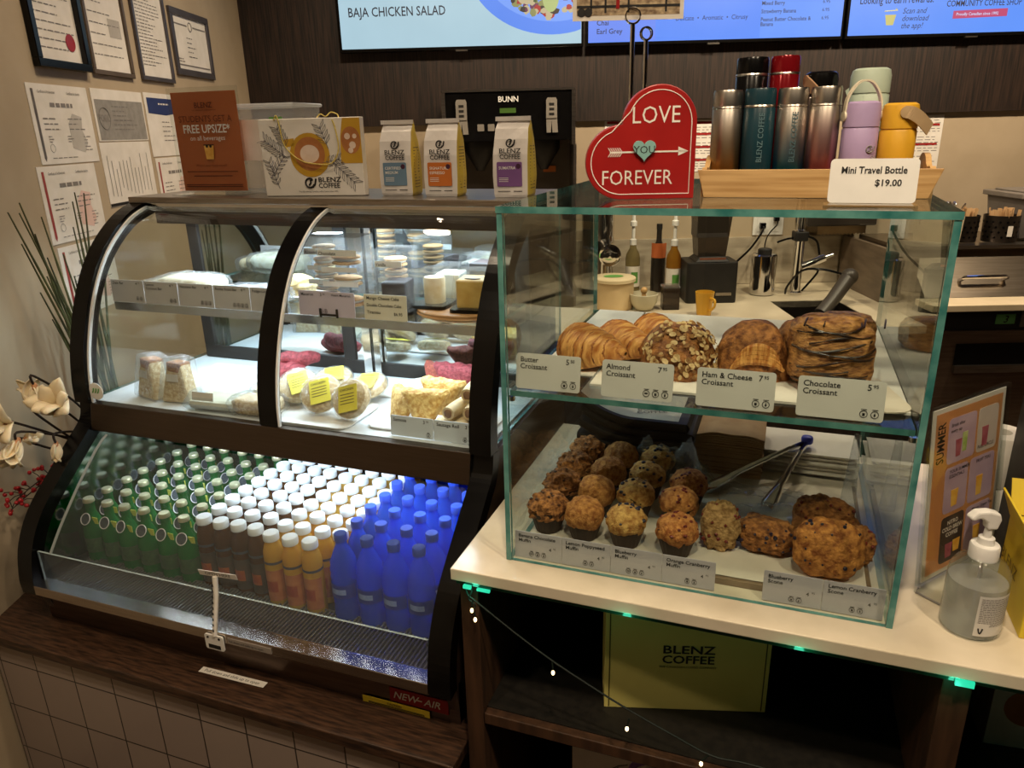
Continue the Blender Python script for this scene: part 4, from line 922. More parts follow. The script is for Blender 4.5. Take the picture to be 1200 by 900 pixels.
b.build('lettering', M_ink, s)
b = MB()
for y, t in ((.092, 'NITRO'), (.081, 'COLD BREW'), (.070, 'COFFEE')): b.text(t, .0105, -.028, y, .0006, M=M, align='CENTER', bold=.014)
b.build('white_lettering', M_paper, s)
# hand sanitiser
s = thing('pump_bottle', 'clear pump bottle of hand sanitiser with a white pump on the counter edge', 'pump bottle', (.327, 1.163, ZQ), .35)
b = MB(); b.lathe([(.038, 0), (.0415, .003), (.0425, .008), (.0425, .09), (.041, .105), (.034, .118), (.022, .126), (.019, .13), (.019, .137)], 36); b.build('bottle', clear('clear_pet', (240, 243, 243), .02, ior=1.45, haze=.04), s)
b = MB(); b.lathe([(.040, .004), (.0405, .088), (.0, .0885)], 32); b.build('gel', clear('gel', (240, 243, 244), .1, ior=1.2, haze=.34, hazecol=(244, 244, 244)), s)
b = MB(); b.lathe([(.0205, .126), (.0205, .146), (.019, .149), (.012, .150), (.011, .160), (.006, .161), (.005, .182)], 28); b.build('pump_collar', M_white, s)
b = MB(); b.prism([(-.006, .176), (.009, .176), (.013, .192), (.010, .202), (-.006, .207), (-.024, .206), (-.034, .196), (-.031, .191), (-.018, .195), (-.008, .188)], -.008, .008, M=UP); b.build('pump_head', M_white, s, bevel=.003)
b = MB(); b.tube([(0, 0, .128), (.002, 0, .02)], .003, 8); b.build('dip_tube', clear('dip', (230, 232, 232), .1, haze=.4), s)
def lab(u, v, r=.0429):
    a = -PI/2-.45+u*1.35; return (r*math.cos(a), r*math.sin(a), .012+.07*v)
b = MB(); b.grid(lab, 16, 2); lb = b.build('back_label', mat('label_clear_grey', (206, 204, 200), (214, 212, 208), 9, .5), s)
b = MB(); r2 = random.Random(5)
for k in range(17):
    u0 = .06
    while u0 < .92:
        du = r2.uniform(.03, .1); z0 = (.26 if k > 3 else .0)
        v = .94-.042*k
        if k > 14 and u0 < .3: u0 += du; continue
        b.grid(lambda u, v2, u0=u0, du=du, v=v: lab(u0+du*u, v-.02*v2, .0431), 3, 2); u0 += du+.014
b.build('small_print', M_grey, lb)
b = MB(); b.tube([lab(.1+.0*k, .2, .0432) if k == 0 else lab(.1+.1*k/6, .2-.13*math.sin(PI*k/6), .0432) for k in range(7)], .0011, 5); b.build('letter_mark', M_ink, lb)
# yellow carton, dark carton behind it, white roll
s = thing('yellow_carton', 'yellow cardboard carton at the right edge of the counter', 'carton', (.465, 1.205, ZQ), .0)
b = MB(); b.box(-.072, .10, -.052, .10, 0, .135); b.build('carton_body', M_yellow, s, bevel=.0015)
b = MB(); b.box(-.072, .10, -.0015, .0015, 0, .06, M=T(0, .1, .136, 0, -.5)); b.box(-.0015, .0015, -.052, .098, 0, .05, M=T(-.072, 0, .136, 0, 0, -.35)); b.build('open_flap', M_yellow, s)
b = MB(); b.text('BLENZ', .03, -.05, .06, .0006, M=T(-.0726, .05, 0, -PI/2) @ UP); b.build('lettering', mat('olive_ink', (120, 100, 30)), s)
s = thing('dark_carton', 'dark brown carton standing behind the yellow carton', 'carton', (.50, 1.40, ZQ), 0)
b = MB(); b.box(-.08, .10, -.06, .06, 0, .31); b.build('carton_body', mat('espresso_card', (34, 24, 20), (44, 32, 26), 9, .5), s, bevel=.002)
b = MB(); b.text('BLENZ', .03, -.07, .17, M=T(0, -.0604, 0) @ UP, bold=.014); b.build('lettering', M_paper, s)
s = thing('paper_roll', 'white paper roll standing between the menu and the dark carton', 'paper roll', (.415, 1.52, ZQ), 0)
b = MB(); b.lathe([(.018, .0), (.045, 0), (.047, .003), (.047, .097), (.045, .1), (.018, .1), (.018, .002)], 30, caps=False); b.build('roll', M_paper, s)
b = MB(); b.lathe([(.0175, .001), (.0175, .099), (.015, .099), (.015, .001)], 20, caps=False); b.build('core', mat('kraft_napkin', (176, 144, 108)), s)
b = MB(); b.lathe([(.018, .0), (.045, 0), (.047, .003), (.047, .097), (.045, .1), (.018, .1), (.018, .002)], 30, caps=False); o = b.build('paper_roll', M_paper, loc=(.415, 1.52, ZQ+.1005)); tag(o, 'white paper roll stacked on top of another beside the dark carton', 'paper roll')
# ================================================================== UNDER THE COUNTER
s = thing('gift_box', 'yellow gift box with dark lettering on the shelf under the counter', 'box', (-.106, 1.215, .6612), .276)
b = MB(); b.box(-.158, .158, 0, .09, 0, .285); b.build('box_body', mat('olive_yellow_card', (224, 210, 124), (232, 220, 134), 6, .5), s, bevel=.001)
b = MB(); 
for x in (-.150, .148): b.rect(x, x+.0022, .003, .283, 0, M=T(0, -.0006, 0) @ UP)
b.build('edge_line', mat('olive_line', (84, 76, 30), (92, 84, 36), 9, .5), s)
M = T(0, -.0008, 0) @ UP; b = MB()
b.text('BLENZ', .026, .002, .135, M=M, align='CENTER', bold=.018, sx=1.3); b.text('COFFEE', .026, .002, .112, M=M, align='CENTER', bold=.018, sx=1.12); b.text('THE CANADIAN COFFEE COMPANY', .0068, .002, .101, M=M, align='CENTER'); b.build('lettering', M_ink, s)
s = thing('printed_box', 'white box with a purple cup drawing on the lowest shelf', 'box', (-.20, 1.25, .131), .2)
b = MB(); b.box(-.14, .16, 0, .15, 0, .36); b.build('box_body', M_paper, s)
M = T(0, -.0006, 0) @ UP; b = MB(); b.tube([(.05+.06*math.cos(2*PI*k/30), .31+.03*math.sin(2*PI*k/30), 0) for k in range(30)], .008, 6, M=M, closed=True); disc(b, .035, .05, .30, .0004, M, sx=1.2, sy=.6); b.build('cup_drawing', M_purple, s)
b = MB()
for k in range(6): b.tube([(-.12+.012*k, .2+.02*k, .0005), (-.10+.012*k, .24+.015*k, .0005), (-.12+.02*k, .27+.01*k, .0005)], .0012, 4, M=M)
b.build('leaf_drawing', MATS['pencil_grey'], s)
s = thing('printed_box', 'pale box with a round brown cup print, behind the right upright board', 'box', (.52, 1.32, .6585), .1)
b = MB(); b.box(-.09, .12, 0, .12, 0, .17); b.build('box_body', M_paper, s); b = MB(); disc(b, .04, -.03, .09, .0008, T(0, 0, 0) @ UP); b.build('cup_drawing', MATS['coffee_print'], s)
# fairy lights hung under the counter edge
s = thing('string_lights', 'dark green fairy light string sagging under the front edge of the counter', 'string lights', (0, 0, 0))
b = MB(); yy = 1.066
cab = spline([(-.50, yy, .966), (-.497, yy, .945), (-.478, yy, .931), (-.40, yy, .878), (-.329, yy, .835), (-.25, yy, .795), (-.192, yy, .768), (-.11, yy, .735), (-.039, yy, .71), (.026, yy, .712), (.12, yy, .70), (.22, yy, .64), (.27, yy, .58), (.28, 1.072, .50)], 5)
b.tube(cab, .0018, 6)
b.tube(spline([(-.50, yy, .966), (-.488, yy, .955), (-.495, yy, .935), (-.483, yy, .925), (-.488, yy, .91)], 4), .0018, 6)
wire = b.build('cable', mat('green_cable', (12, 22, 18), (16, 30, 24), 20, .6), s)
M_bulb = mat('bulb_glow', (255, 214, 150), (255, 222, 168), 9, .3, emit=5)
for i, (x, z, tx_) in enumerate(((-.483, .893, -.486), (-.489, .912, -.487), (-.331, .812, -.333), (-.191, .725, -.188), (-.057, .688, -.045))):
    b = MB(); b.tube([(tx_, yy, z+.022), (x, yy-.002, z+.006)], .0016, 6); b.build('lead', MATS['green_cable'], s)
    b = MB(); b.blob((x, yy-.002, z), (.0032, .0032, .005), 12, 8); b.build('bulb', M_bulb, s)
b = MB(); b.box(.297, .322, 1.059, 1.0635, .962, .9725); b.box(-.502, -.487, 1.0575, 1.0635, .962, .968); b.box(-.475, -.45, 1.0585, 1.0635, .9615, .966); b.build('green_glow_bulb', mat('green_glow', (40, 225, 170), (60, 240, 190), 30, .3, emit=1.0), s)
for x in (-.485, -.2, .08, .30, .6): lamp('green_fairy_light', 'POINT', (x, 1.05, .956), .03, (.1, 1, .6), .008)
# ================================================================== BOTTLES IN THE FRIDGE WELL
ZW = .6602
def bottle_glass(name, tint, body, share, rough=.04):
    """coloured bottle full of drink: part see-through, part body colour, mirror by angle"""
    m = clear(name, tint, rough, 1.8, haze=share, hazecol=body, bump=.35, bscale=70); return m
G_green = bottle_glass('green_bottle_glass', (70, 180, 96), (34, 150, 70), .55)
G_blue = bottle_glass('blue_bottle_pet', (120, 160, 252), (58, 116, 255), .42)
G_tea = bottle_glass('tea_bottle', (170, 120, 70), (120, 72, 30), .6)
G_orange = bottle_glass('orange_bottle', (246, 214, 120), (236, 192, 84), .75)
M_capg = mat('cap_gold', (196, 190, 150), (212, 208, 170), 30, .3, .6)
M_capw = mat('cap_white', (228, 232, 236), (236, 240, 242), 20, .4); M_capb = mat('cap_blue', (40, 66, 170), (50, 78, 190), 20, .4)
def wrap_label(b, r, z0, z1, a0, a1, n=14, mi=0):
    b.grid(lambda u, v: (r*math.cos(a0+(a1-a0)*u), r*math.sin(a0+(a1-a0)*u), z0+(z1-z0)*v), n, 2, mi); return b
def green_proto():
    s = thing('green_bottle', 'x', 'bottle')
    b = MB(); b.lathe([(.024, 0), (.029, .004), (.0295, .09), (.027, .108), (.019, .128), (.0125, .146), (.0115, .168), (.0128, .170), (.0128, .177)], 22); b.build('glass_body', G_green, s)
    b = MB(); b.lathe([(.0148, .1765), (.0150, .1785), (.0138, .186), (.0125, .188), (0, .1885)], 22); b.build('cap', M_capg, s)
    b = MB(); wrap_label(b, .0300, .035, .078, -PI*.95, -PI*.05); b.build('front_label', mat('pale_green_label', (46, 74, 48), (70, 100, 66), 120, .5), s)
    b = MB(); b.lathe([(.0165, 0), (.0165, .0012)], 20, M=T(0, -.0205, .133, 0, PI/2-.5)); n_ = b.build('neck_seal', mat('seal_grey', (50, 56, 64), (78, 84, 90), 60, .4), s)
    b = MB(); b.tube([(.0155*math.cos(2*PI*i/18), .0155*math.sin(2*PI*i/18), .0014) for i in range(18)], .0012, 5, M=T(0, -.0205, .133, 0, PI/2-.5), closed=True); b.build('seal_rim', M_white, n_)
    b = MB(); b.box(.012, .030, -.012, -.010, .118, .136, M=T(0, 0, 0, .0, .0)); b.build('yellow_tab', mat('lime_tab', (196, 200, 70), (208, 212, 90), 20, .5), s)
    return s
def juice_proto(glass, lab, top, labels):
    s = thing('juice_bottle', 'x', 'bottle')
    b = MB(); b.lathe([(.021, 0), (.0245, .004), (.0245, .11), (.0235, .125), (.0245, .132), (.0235, .15), (.019, .167), (.0165, .174), (.0165, .184)], 22); b.build('body', glass, s)
    b = MB(); b.lathe([(.0190, .180), (.0193, .182), (.0193, .196), (.0175, .1985), (0, .199)], 24); b.build('cap', M_capw, s)
    b = MB(); wrap_label(b, .02485, .02, .105, -PI*.97, -PI*.03); lb = b.build('front_label', labels[0], s)
    b = MB(); wrap_label(b, .0250, .045, .075, -PI*.72, -PI*.28); b.build('label_picture', labels[1], lb)
    b = MB(); b.lathe([(.0247, .121), (.0251, .124), (.0247, .128)], 22, caps=False); b.build('neck_band', mat('band_dark', (70, 70, 80), (84, 84, 92), 20, .5), s)
    return s
def blue_proto():
    s = thing('water_bottle', 'x', 'bottle')
    b = MB(); b.lathe([(.022, 0), (.030, .004), (.032, .02), (.030, .045), (.0325, .07), (.0325, .10), (.0305, .112), (.0328, .120), (.0305, .130), (.0325, .139), (.030, .150), (.0305, .158), (.021, .183), (.0135, .20), (.0125, .214)], 24); b.build('body', G_blue, s)
    b = MB(); b.lathe([(.0148, .211), (.0150, .213), (.0150, .228), (.0138, .230), (0, .2305)], 22); b.build('cap', M_capb, s)
    b = MB(); wrap_label(b, .0329, .072, .108, -PI*.92, -PI*.08); lb = b.build('front_label', mat('navy_label', (28, 44, 140), (40, 60, 170), 24, .4), s)
    b = MB(); wrap_label(b, .0332, .083, .097, -PI*.68, -PI*.32); b.build('label_lettering', mat('pale_blue_ink', (150, 170, 226), (130, 150, 214), 160, .5), lb)
    return s
def rows(proto, kind, xs, ys, group, jit=.0025, hide=lambda i, j: False):
    first = True
    for j, y in enumerate(ys):
        for i, x in enumerate(xs):
            if hide(i, j): continue
            lab = '%s, %s row from the front, %s from the left' % (kind, ORD[j], ORD[i])
            loc = (x+rnd.uniform(-jit, jit), y+rnd.uniform(-jit, jit), ZW)
            if first: proto.location = loc; proto['label'] = lab; proto['group'] = group; first = False
            else: dup(proto, loc, rnd.uniform(-.15, .15), lab, group)
rows(green_proto(), 'gold-capped green glass bottle', [-1.71+.0655*i for i in range(6)], [1.277+.064*j for j in range(7)], 'green bottles in the fridge well')
rows(juice_proto(G_tea, None, None, (mat('tea_label', (64, 54, 50), (90, 70, 58), 40, .5), mat('tea_picture', (150, 60, 40), (176, 96, 50), 90, .5))), 'white-capped bottle of brown tea', [-1.318+.0535*i for i in range(4)], [1.277+.0545*j for j in range(8)], 'tea bottles in the fridge well')
rows(juice_proto(G_orange, None, None, (mat('peach_label', (176, 104, 70), (196, 126, 84), 40, .5), mat('red_label', (150, 60, 50), (170, 84, 60), 90, .5))), 'white-capped bottle of orange juice', [-1.10+.0535*i for i in range(4)], [1.262+.0545*j for j in range(8)], 'orange juice bottles in the fridge well', hide=lambda i, j: i == 3 and j == 0)
rows(blue_proto(), 'blue plastic water bottle', [-.905+.0675*i for i in range(5)], [1.265+.068*j for j in range(6)], 'blue water bottles in the fridge well', hide=lambda i, j: i > 3 and j == 0)
# ================================================================== FOOD ON THE FRIDGE DECK
ZD = 1.0875
M_wrap = clear('cling_film', (248, 250, 250), .06, ior=1.5, haze=.10, bump=.8, bscale=70)
M_bread = mat('pale_bread', (186, 152, 98), (234, 212, 170), 110, .7, bump=.7, bscale=240)
def plate(label, x, y, z, w, d, rz=0):
    b = MB(); b.prism(rrect(-w/2, w/2, -d/2, d/2, .025, 5), 0, .003); b.prism(rrect(-w/2-.006, w/2+.006, -d/2-.006, d/2+.006, .03, 5), .003, .0065)
    o = b.build('white_plate', M_white, loc=(x, y, z), rz=rz); tag(o, label, 'plate'); return o
b = MB(); b.grid(lambda u, v: Vector((-.20+.42*u, -.11+.2*v, .001+.03*max(0, v-.6)*(1-u)+.003*math.sin(u*7)*v)), 20, 10); o = b.build('paper_sheet', M_paper, loc=(-1.42, 1.64, ZD)); tag(o, 'white paper sheet lying on the empty left part of the fridge deck', 'paper sheet')
b = MB(); b.grid(lambda u, v: Vector((-.10+.2*u, -.07+.14*v, .002+.05*max(0, u-.5)*v)), 14, 8); o = b.build('paper_sheet', M_paper, loc=(-.99, 1.70, ZD)); tag(o, 'white paper sheet curling up behind the pastry triangles', 'paper sheet')
for k, (x, y, rz) in enumerate(((-1.60, 1.455, -.25), (-1.50, 1.45, .1))):
    s = thing('wrapped_sandwich', ('film-wrapped sandwich standing on end, leftmost on the deck', 'film-wrapped sandwich with seeds standing on end beside the leftmost one')[k], 'sandwich', (x, y, ZD), rz, 'standing wrapped sandwiches')
    b = MB(); b.prism([(-.045, 0), (.045, 0), (.022, .105), (-.018, .112)], -.022, .022, M=T(0, 0, 0, 0, -.12) @ UP); b.build('bread', M_bread, s, bevel=.006)
    b = MB(); b.prism([(-.018, .085), (.018, .08), (.024, .106), (-.02, .112)], -.024, .024, M=T(0, 0, 0, 0, -.12) @ UP); b.build('filling', MATS['brown_crust'], s, bevel=.005)
    b = MB(); b.box(-.02, .016, -.0262, -.0255, .058, .078, M=T(0, 0, 0, 0, -.12)); b.build('paper_label', M_paper, s)
    b = MB(); b.prism([(-.055, .0), (.055, 0), (.036, .118), (.0, .126), (-.03, .12)], -.029, .029, M=T(0, 0, 0, 0, -.12) @ UP); b.build('film_wrap', M_wrap, s, bevel=.008, seg=3)
s = thing('clamshell_box', 'clear plastic box with a paper label at the front of the deck', 'food box', (-1.355, 1.445, ZD), .05)
b = MB(); loft_box(b, .14, .09, .17, .11, .018); b.build('base', clear('clamshell', (240, 244, 244), .05, haze=.1), s)
b = MB(); b.box(-.075, .075, -.045, .045, .004, .03); b.build('wrap_filling', mat('pale_wrap', (216, 206, 180), (228, 220, 196), 30, .7), s, bevel=.012)
b = MB(); loft_box(b, .17, .11, .13, .075, .034, 0, 0); 
for i in range(len(b.v)): b.v[i] = (b.v[i][0], b.v[i][1], b.v[i][2]+.019)
b.rect(-.065, .065, -.0375, .0375, .053); b.build('lid', MATS['clamshell'], s)
b = MB(); b.box(-.055, .01, -.0505, -.050, .022, .044, M=T(0, -.001, 0, 0, -.2)); b.build('paper_label', M_paper, s)
def wrapped_loaf(label, x, y, z, L, W, H, rz, m, name='wrapped_bread'):
    s = thing(name, label, 'wrapped bread', (x, y, z), rz)
    b = MB(); b.blob((0, 0, H/2), (L/2, W/2, H/2), 28, 16, .06, 6, 0, None, x*9, .6); b.build('bread', m, s)
    b = MB(); b.blob((0, 0, H/2+.002), (L/2+.012, W/2+.008, H/2+.003), 40, 20, .12, 14, 0, None, x*5, .6); b.build('film_wrap', M_wrap, s)
    return s
wrapped_loaf('film-wrapped flat bread just left of the centre mullion', -1.235, 1.44, ZD, .13, .08, .045, .1, M_bread)
wrapped_loaf('film-wrapped flat bread behind the one by the mullion', -1.245, 1.53, ZD, .12, .08, .045, .2, M_bread)
# pink-red rolls on a plate behind the mullion
plate('white plate under the red sausage pastries behind the centre mullion', -1.30, 1.70, ZD, .16, .12, .3)
M_redp = mat('beet_pastry', (118, 36, 44), (170, 72, 78), 130, .6, bump=.6, bscale=260)
for k, (dx, dy, dz, rz) in enumerate(((-.03, -.015, .025, .2), (.01, -.02, .027, -.5), (-.005, .02, .05, .5))):
    b = MB(); b.tube([(-.055+.011*i, .008*math.sin(i*.7), .004*math.sin(i)) for i in range(11)], [.012+.012*math.sin(PI*(i+.6)/11.2) for i in range(11)], 12)
    o = b.build('red_pastry', M_redp, loc=(-1.30+dx, 1.70+dy, ZD+.006+dz), rz=rz); tag(o, ('red sausage-shaped pastry at the left of its plate', 'red sausage-shaped pastry at the right of its plate', 'red sausage-shaped pastry lying on top of the two others')[k], 'pastry', 'red sausage pastries')
# yellow-labelled wrapped buns
M_ylab = mat('yellow_label', (214, 200, 60), (226, 214, 80), 14, .5)
def round_bun(label, x, y, z, tilt, rz, r=.052):
    s = thing('wrapped_bun', label, 'wrapped bun', (x, y, z), rz, 'round wrapped buns with yellow labels')
    Mx = T(0, 0, r*math.sin(tilt)+.016*math.cos(tilt)+.002, 0, tilt)
    b = MB(); b.lathe([(.0, -.014), (r*.8, -.014), (r*.98, -.006), (r, .002), (r*.92, .012), (r*.6, .017), (0, .018)], 28, M=Mx); b.build('bun', M_bread, s)
    b = MB(); b.lathe([(.0, -.017), (r*.85, -.017), (r*1.05, -.006), (r*1.07, .002), (r*.97, .015), (r*.62, .021), (0, .0215)], 32, M=Mx); b.build('film_wrap', M_wrap, s)
    b = MB(); M2 = Mx @ T(.006, -.004, .0225, .35); b.prism(rrect(-.026, .026, -.034, .034, .002), 0, .0006, M=M2); lb = b.build('yellow_label', M_ylab, s)
    b = MB(); b.text('CHICKEN', .009, -.022, .02, .001, M=M2, bold=.014)
    for q in (.012, .004, -.004, -.012): b.rect(-.021, .018, q-.0018, q, .001, M=M2)
    b.build('lettering', M_ink, lb)
plate('white plate under the yellow-labelled buns right of the mullion', -1.075, 1.48, ZD, .24, .17)
zb = ZD+.0068
round_bun('round wrapped bun with yellow label, left of the front pair', -1.065, 1.475, zb, .75, .15)
round_bun('round wrapped bun with yellow label, right of the front pair', -.965, 1.455, zb, .95, -.1, .05)
round_bun('round wrapped bun with yellow label, half behind the centre mullion', -1.165, 1.52, zb, .6, .4)
round_bun('round wrapped bun with yellow label lying flat at the left of the rear row', -1.13, 1.63, zb, .25, .2)
round_bun('round wrapped bun with yellow label lying flat at the right of the rear row', -1.005, 1.60, zb, .3, -.2)
# pastry triangles
def triangle(name, label, cat, x, y, z, w, h, d, rz, rx, m, group):
    b = MB()
    def fn(u, v):
        # pillow-like triangle: outline scaled toward its middle, fat in the centre
        a = 2*PI*u; n = 3; ang = (a-PI/2) % (2*PI/3)-PI/3; ang = ang+PI/3 if ang < 0 else ang-PI/3; rr = math.cos(PI/3)/math.cos(ang); rr = min(rr, .93)
        q = math.sin(PI*v); t = -math.cos(PI*v)
        X = math.cos(a)*rr*w*.62*(q**.45); Z = (math.sin(a)*rr+.5)*h*.66; Z = h*.33+(Z-h*.33)*(q**.45)
        k = 1+.06*noise.noise(Vector((X*60+x*9, Z*60, t*2)))
        return (X*k, t*d/2*(1.0 if rr < .9 else .9), Z*k)
    b.grid(fn, 42, 14, 0, T(0, 0, 0, 0, rx), True, True)
    o = b.build(name, m, loc=(x, y, z), rz=rz); tag(o, label, cat, group)
plate('white plate under the golden pastry triangles', -.80, 1.515, ZD, .22, .17)
M_sam = mat('samosa_crust', (186, 136, 60), (232, 200, 126), 100, .55, bump=.7, bscale=200)
triangle('samosa', 'golden samosa triangle standing foremost behind the samosa card', 'samosa', -.785, 1.485, zb, .125, .125, .05, .12, -.3, M_sam, 'golden samosas')
triangle('samosa', 'golden samosa triangle leaning at the left of the group', 'samosa', -.865, 1.505, zb, .12, .105, .045, -.75, -.35, M_sam, 'golden samosas')
triangle('samosa', 'golden samosa triangle leaning behind the front one', 'samosa', -.775, 1.56, zb, .13, .13, .045, -.1, -.25, M_sam, 'golden samosas')
plate('white plate under the two red pastry triangles', -.80, 1.68, ZD, .20, .14)
triangle('red_samosa', 'red samosa triangle, the larger one to the right', 'samosa', -.775, 1.665, zb, .15, .14, .05, .05, -.3, M_redp, 'red samosas')
triangle('red_samosa', 'red samosa triangle half behind the larger one', 'samosa', -.85, 1.69, zb, .13, .115, .045, -.5, -.3, mat('red_brown_pastry', (124, 46, 36), (172, 84, 64), 130, .6, bump=.4), 'red samosas')
# sausage rolls
plate('white plate under the stacked sausage rolls at the right end', -.665, 1.51, ZD, .10, .16)
M_roll = mat('roll_dough', (206, 178, 128), (236, 216, 172), 26, .6, bump=.4, bscale=60); M_meat = mat('sausage_meat', (120, 84, 60), (160, 120, 90), 50, .7, bump=.5)
for k, (x, y, z) in enumerate(((-.712, 1.47, .018), (-.668, 1.462, .018), (-.69, 1.477, .052), (-.648, 1.49, .052), (-.668, 1.52, .085), (-.64, 1.47, .018))):
    s = thing('sausage_roll', ('sausage roll lying lowest at the left of the stack', 'sausage roll lying low in the middle of the stack', 'sausage roll in the second layer at the left', 'sausage roll in the second layer at the right', 'topmost sausage roll of the stack', 'sausage roll lying lowest at the right against the frame')[k], 'sausage roll', (x, y, ZD+.0068+z), -.3+.1*k, 'stacked sausage rolls')
    b = MB(); b.tube([(0, -.045+.0115*i, 0) for i in range(9)], [.0155+.0022*math.sin(PI*i/8) for i in range(9)], 16); b.build('dough', M_roll, s)
    b = MB(); b.blob((0, -.0448, 0), (.0105, .003, .0105), 14, 8, .25, 9, 0, None, k); b.build('sausage_end', M_meat, s)
M_dcard = mat('deck_card', (214, 222, 230), (222, 230, 236), 8, .5)
shelf_card('white price card for the samosas at the front of the fridge deck', -.832, -.722, 1.405, ZD+.0002, .05, 'Samosa', '', '3', '95', 1, -.1, 'price card', 'deck price cards', .0115, M_dcard, False)
shelf_card('white price card for the sausage rolls at the front of the fridge deck', -.720, -.616, 1.405, ZD+.0002, .05, 'Sausage Roll', '', '3', '95', 2, -.1, 'price card', 'deck price cards', .0115, M_dcard, False)
# ================================================================== FOOD ON THE FRIDGE SHELF
ZF = 1.3325
wrapped_loaf('film-wrapped batch of pale coconut bars behind the left shelf cards', -1.56, 1.62, ZF, .20, .12, .065, .05, mat('coconut_bar', (220, 206, 172), (238, 230, 206), 60, .8, bump=.6))
wrapped_loaf('film-wrapped pale bars at the left end of the glass shelf', -1.68, 1.60, ZF, .08, .10, .045, 0, M_bread)
wrapped_loaf('film-wrapped dark chocolate bars left of the centre mullion', -1.34, 1.60, ZF, .20, .12, .045, .05, mat('rocky_bar', (40, 34, 50), (206, 206, 224), 70, .6, ramp=(.42, .55)))
plate('white plate of crumble bar behind the dark chocolate bars', -1.28, 1.72, ZF, .16, .09)
b = MB(); dome(b, .12, .07, .055, .02, .2, 3); o = b.build('crumble_bar', mat('crumble', (196, 166, 110), (228, 204, 150), 60, .8, bump=1), loc=(-1.28, 1.72, ZF+.0068)); tag(o, 'piece of pale crumble bar on the white plate on the shelf', 'cake bar')
def tall_box(label, x, y, w, d, h, n, rz, word):
    s = thing('cookie_box', label, 'cookie box', (x, y, ZF), rz, 'clear boxes of sandwich cookies')
    b = MB(); b.box(-w/2, w/2, -d/2, d/2, 0, h); b.build('clear_box', clear('clear_box', (246, 249, 250), .02, ior=1.5, haze=.05), s)
    b = MB(); b.box(-w/2+.004, w/2-.004, -d/2-.0008, -d/2-.0003, h-.045, h-.03)
    for k in range(n-1): b.box(-w/2+.01, w/2-.006, -d/2-.0008, -d/2-.0003, h-.085-.036*k, h-.073-.036*k)
    lb = b.build('paper_label', M_paper, s)
    b = MB(); b.text(word, .0115, -w/2+.006, h-.043, .0011, M=T(0, -d/2, 0) @ UP, bold=.014); b.build('lettering', M_ink, lb)
    for k in range(n):
        b = MB(); z = .012+k*(h-.03)/n; 
        for q, (dz, rr, mi) in enumerate(((0, .038, 0), (.0085, .034, 1), (.014, .038, 0))): b.lathe([(rr*.8, 0), (rr, .002), (rr, .006), (rr*.85, .0085)], 20, mi, T(0, 0, z+dz), sx=1 if w > .09 else .8, sy=.75)
        b.build('sandwich_cookie', [mat('cookie', (168, 122, 72), (204, 160, 108), 60, .8, bump=.6), mat('cookie_cream', (226, 214, 196), (236, 226, 210), 30, .6)], s)
tall_box('tall clear box of stacked sandwich cookies marked chocolate on the shelf', -1.035, 1.60, .115, .085, .19, 3, .05, 'Chocolate')
tall_box('tall clear box of stacked cookies half behind the centre mullion', -1.125, 1.64, .075, .085, .185, 5, .05, 'Almond')
tall_box('clear box of stacked cookies at the right behind the chocolate one', -.945, 1.69, .085, .08, .15, 4, .0, 'Vanilla')
s = thing('round_board', 'round wooden board carrying the boxed cakes on the glass shelf', 'board', (-.725, 1.61, ZF), 0)
b = MB(); b.lathe([(.0, 0), (.09, 0), (.112, .008), (.115, .02), (.112, .022), (.0, .022)], 48, sx=1, sy=.78); b.build('board_disc', mat('board_wood', (170, 124, 76), (198, 152, 100), 7, .5, stretch=(1, 8, 8)), s)
b = MB(); b.tube([(.1145*math.cos(2*PI*k/40), .1145*.78*math.sin(2*PI*k/40), .012) for k in range(40)], .0025, 6, closed=True); b.build('edge_bead', MATS['board_wood'], s)
def cake_box(label, x, y, z, rz, m, w=.08, h=.075, shape='slice'):
    s = thing('cake_box', label, 'boxed cake slice', (x, y, z), rz, 'cake slices in clear boxes')
    b = MB(); b.prism(rrect(-w/2-.008, w/2+.008, -.05, .05, .012), 0, .008); b.build('black_base', M_black, s)
    b = MB()
    if shape == 'slice': b.box(-w/2+.008, w/2-.008, -.036, .036, .0085, h-.012); b.build('cake', m, s, bevel=.004)
    else: b.lathe([(.026, .0085), (.027, h-.016), (.024, h-.012), (0, h-.012)], 24); b.build('cake', m, s)
    b = MB(); loft_box(b, w+.008, .092, w-.01, .072, h); b.rect(-(w-.01)/2, (w-.01)/2, -.036, .036, h)
    for i in range(len(b.v)): b.v[i] = (b.v[i][0], b.v[i][1], b.v[i][2]+.0085)
    b.build('clear_lid', MATS['clear_box'], s)
    return s
M_dark_cake = mat('chocolate_cake', (44, 30, 30), (66, 46, 42), 40, .6, bump=.5)
cake_box('boxed dark chocolate cake slice beside the cookie boxes', -.905, 1.62, ZF, .15, M_dark_cake, .078, .092)
cake_box('boxed round tiramisu cake in the middle of the shelf group', -.80, 1.615, ZF+.0225, 0, mat('tiramisu', (222, 190, 140), (240, 222, 186), 30, .6, bump=.3), .075, .083, 'round')
s = cake_box('boxed golden mango cheesecake slice at the right of the wooden board', -.685, 1.60, ZF+.0225, .12, mat('mango_cake', (214, 166, 70), (232, 190, 100), 30, .6, bump=.3), .092, .088)
b = MB(); b.prism([(-.02, .0), (0, -.006), (.02, 0), (0, .002)], 0, .002, M=T(0, -.02, .0765)); b.build('chocolate_leaf', M_choc, s)
cake_box('boxed chocolate cake slice farthest back at the right of the shelf', -.70, 1.715, ZF+.0, .0, M_dark_cake, .085, .13)
cake_box('boxed cream cake slice behind the chocolate slice', -.80, 1.715, ZF, .1, mat('cream_cake', (226, 214, 190), (236, 226, 206), 30, .6), .08, .1)
M_scard = mat('shelf_card_grey', (196, 192, 190), (206, 202, 200), 8, .5)
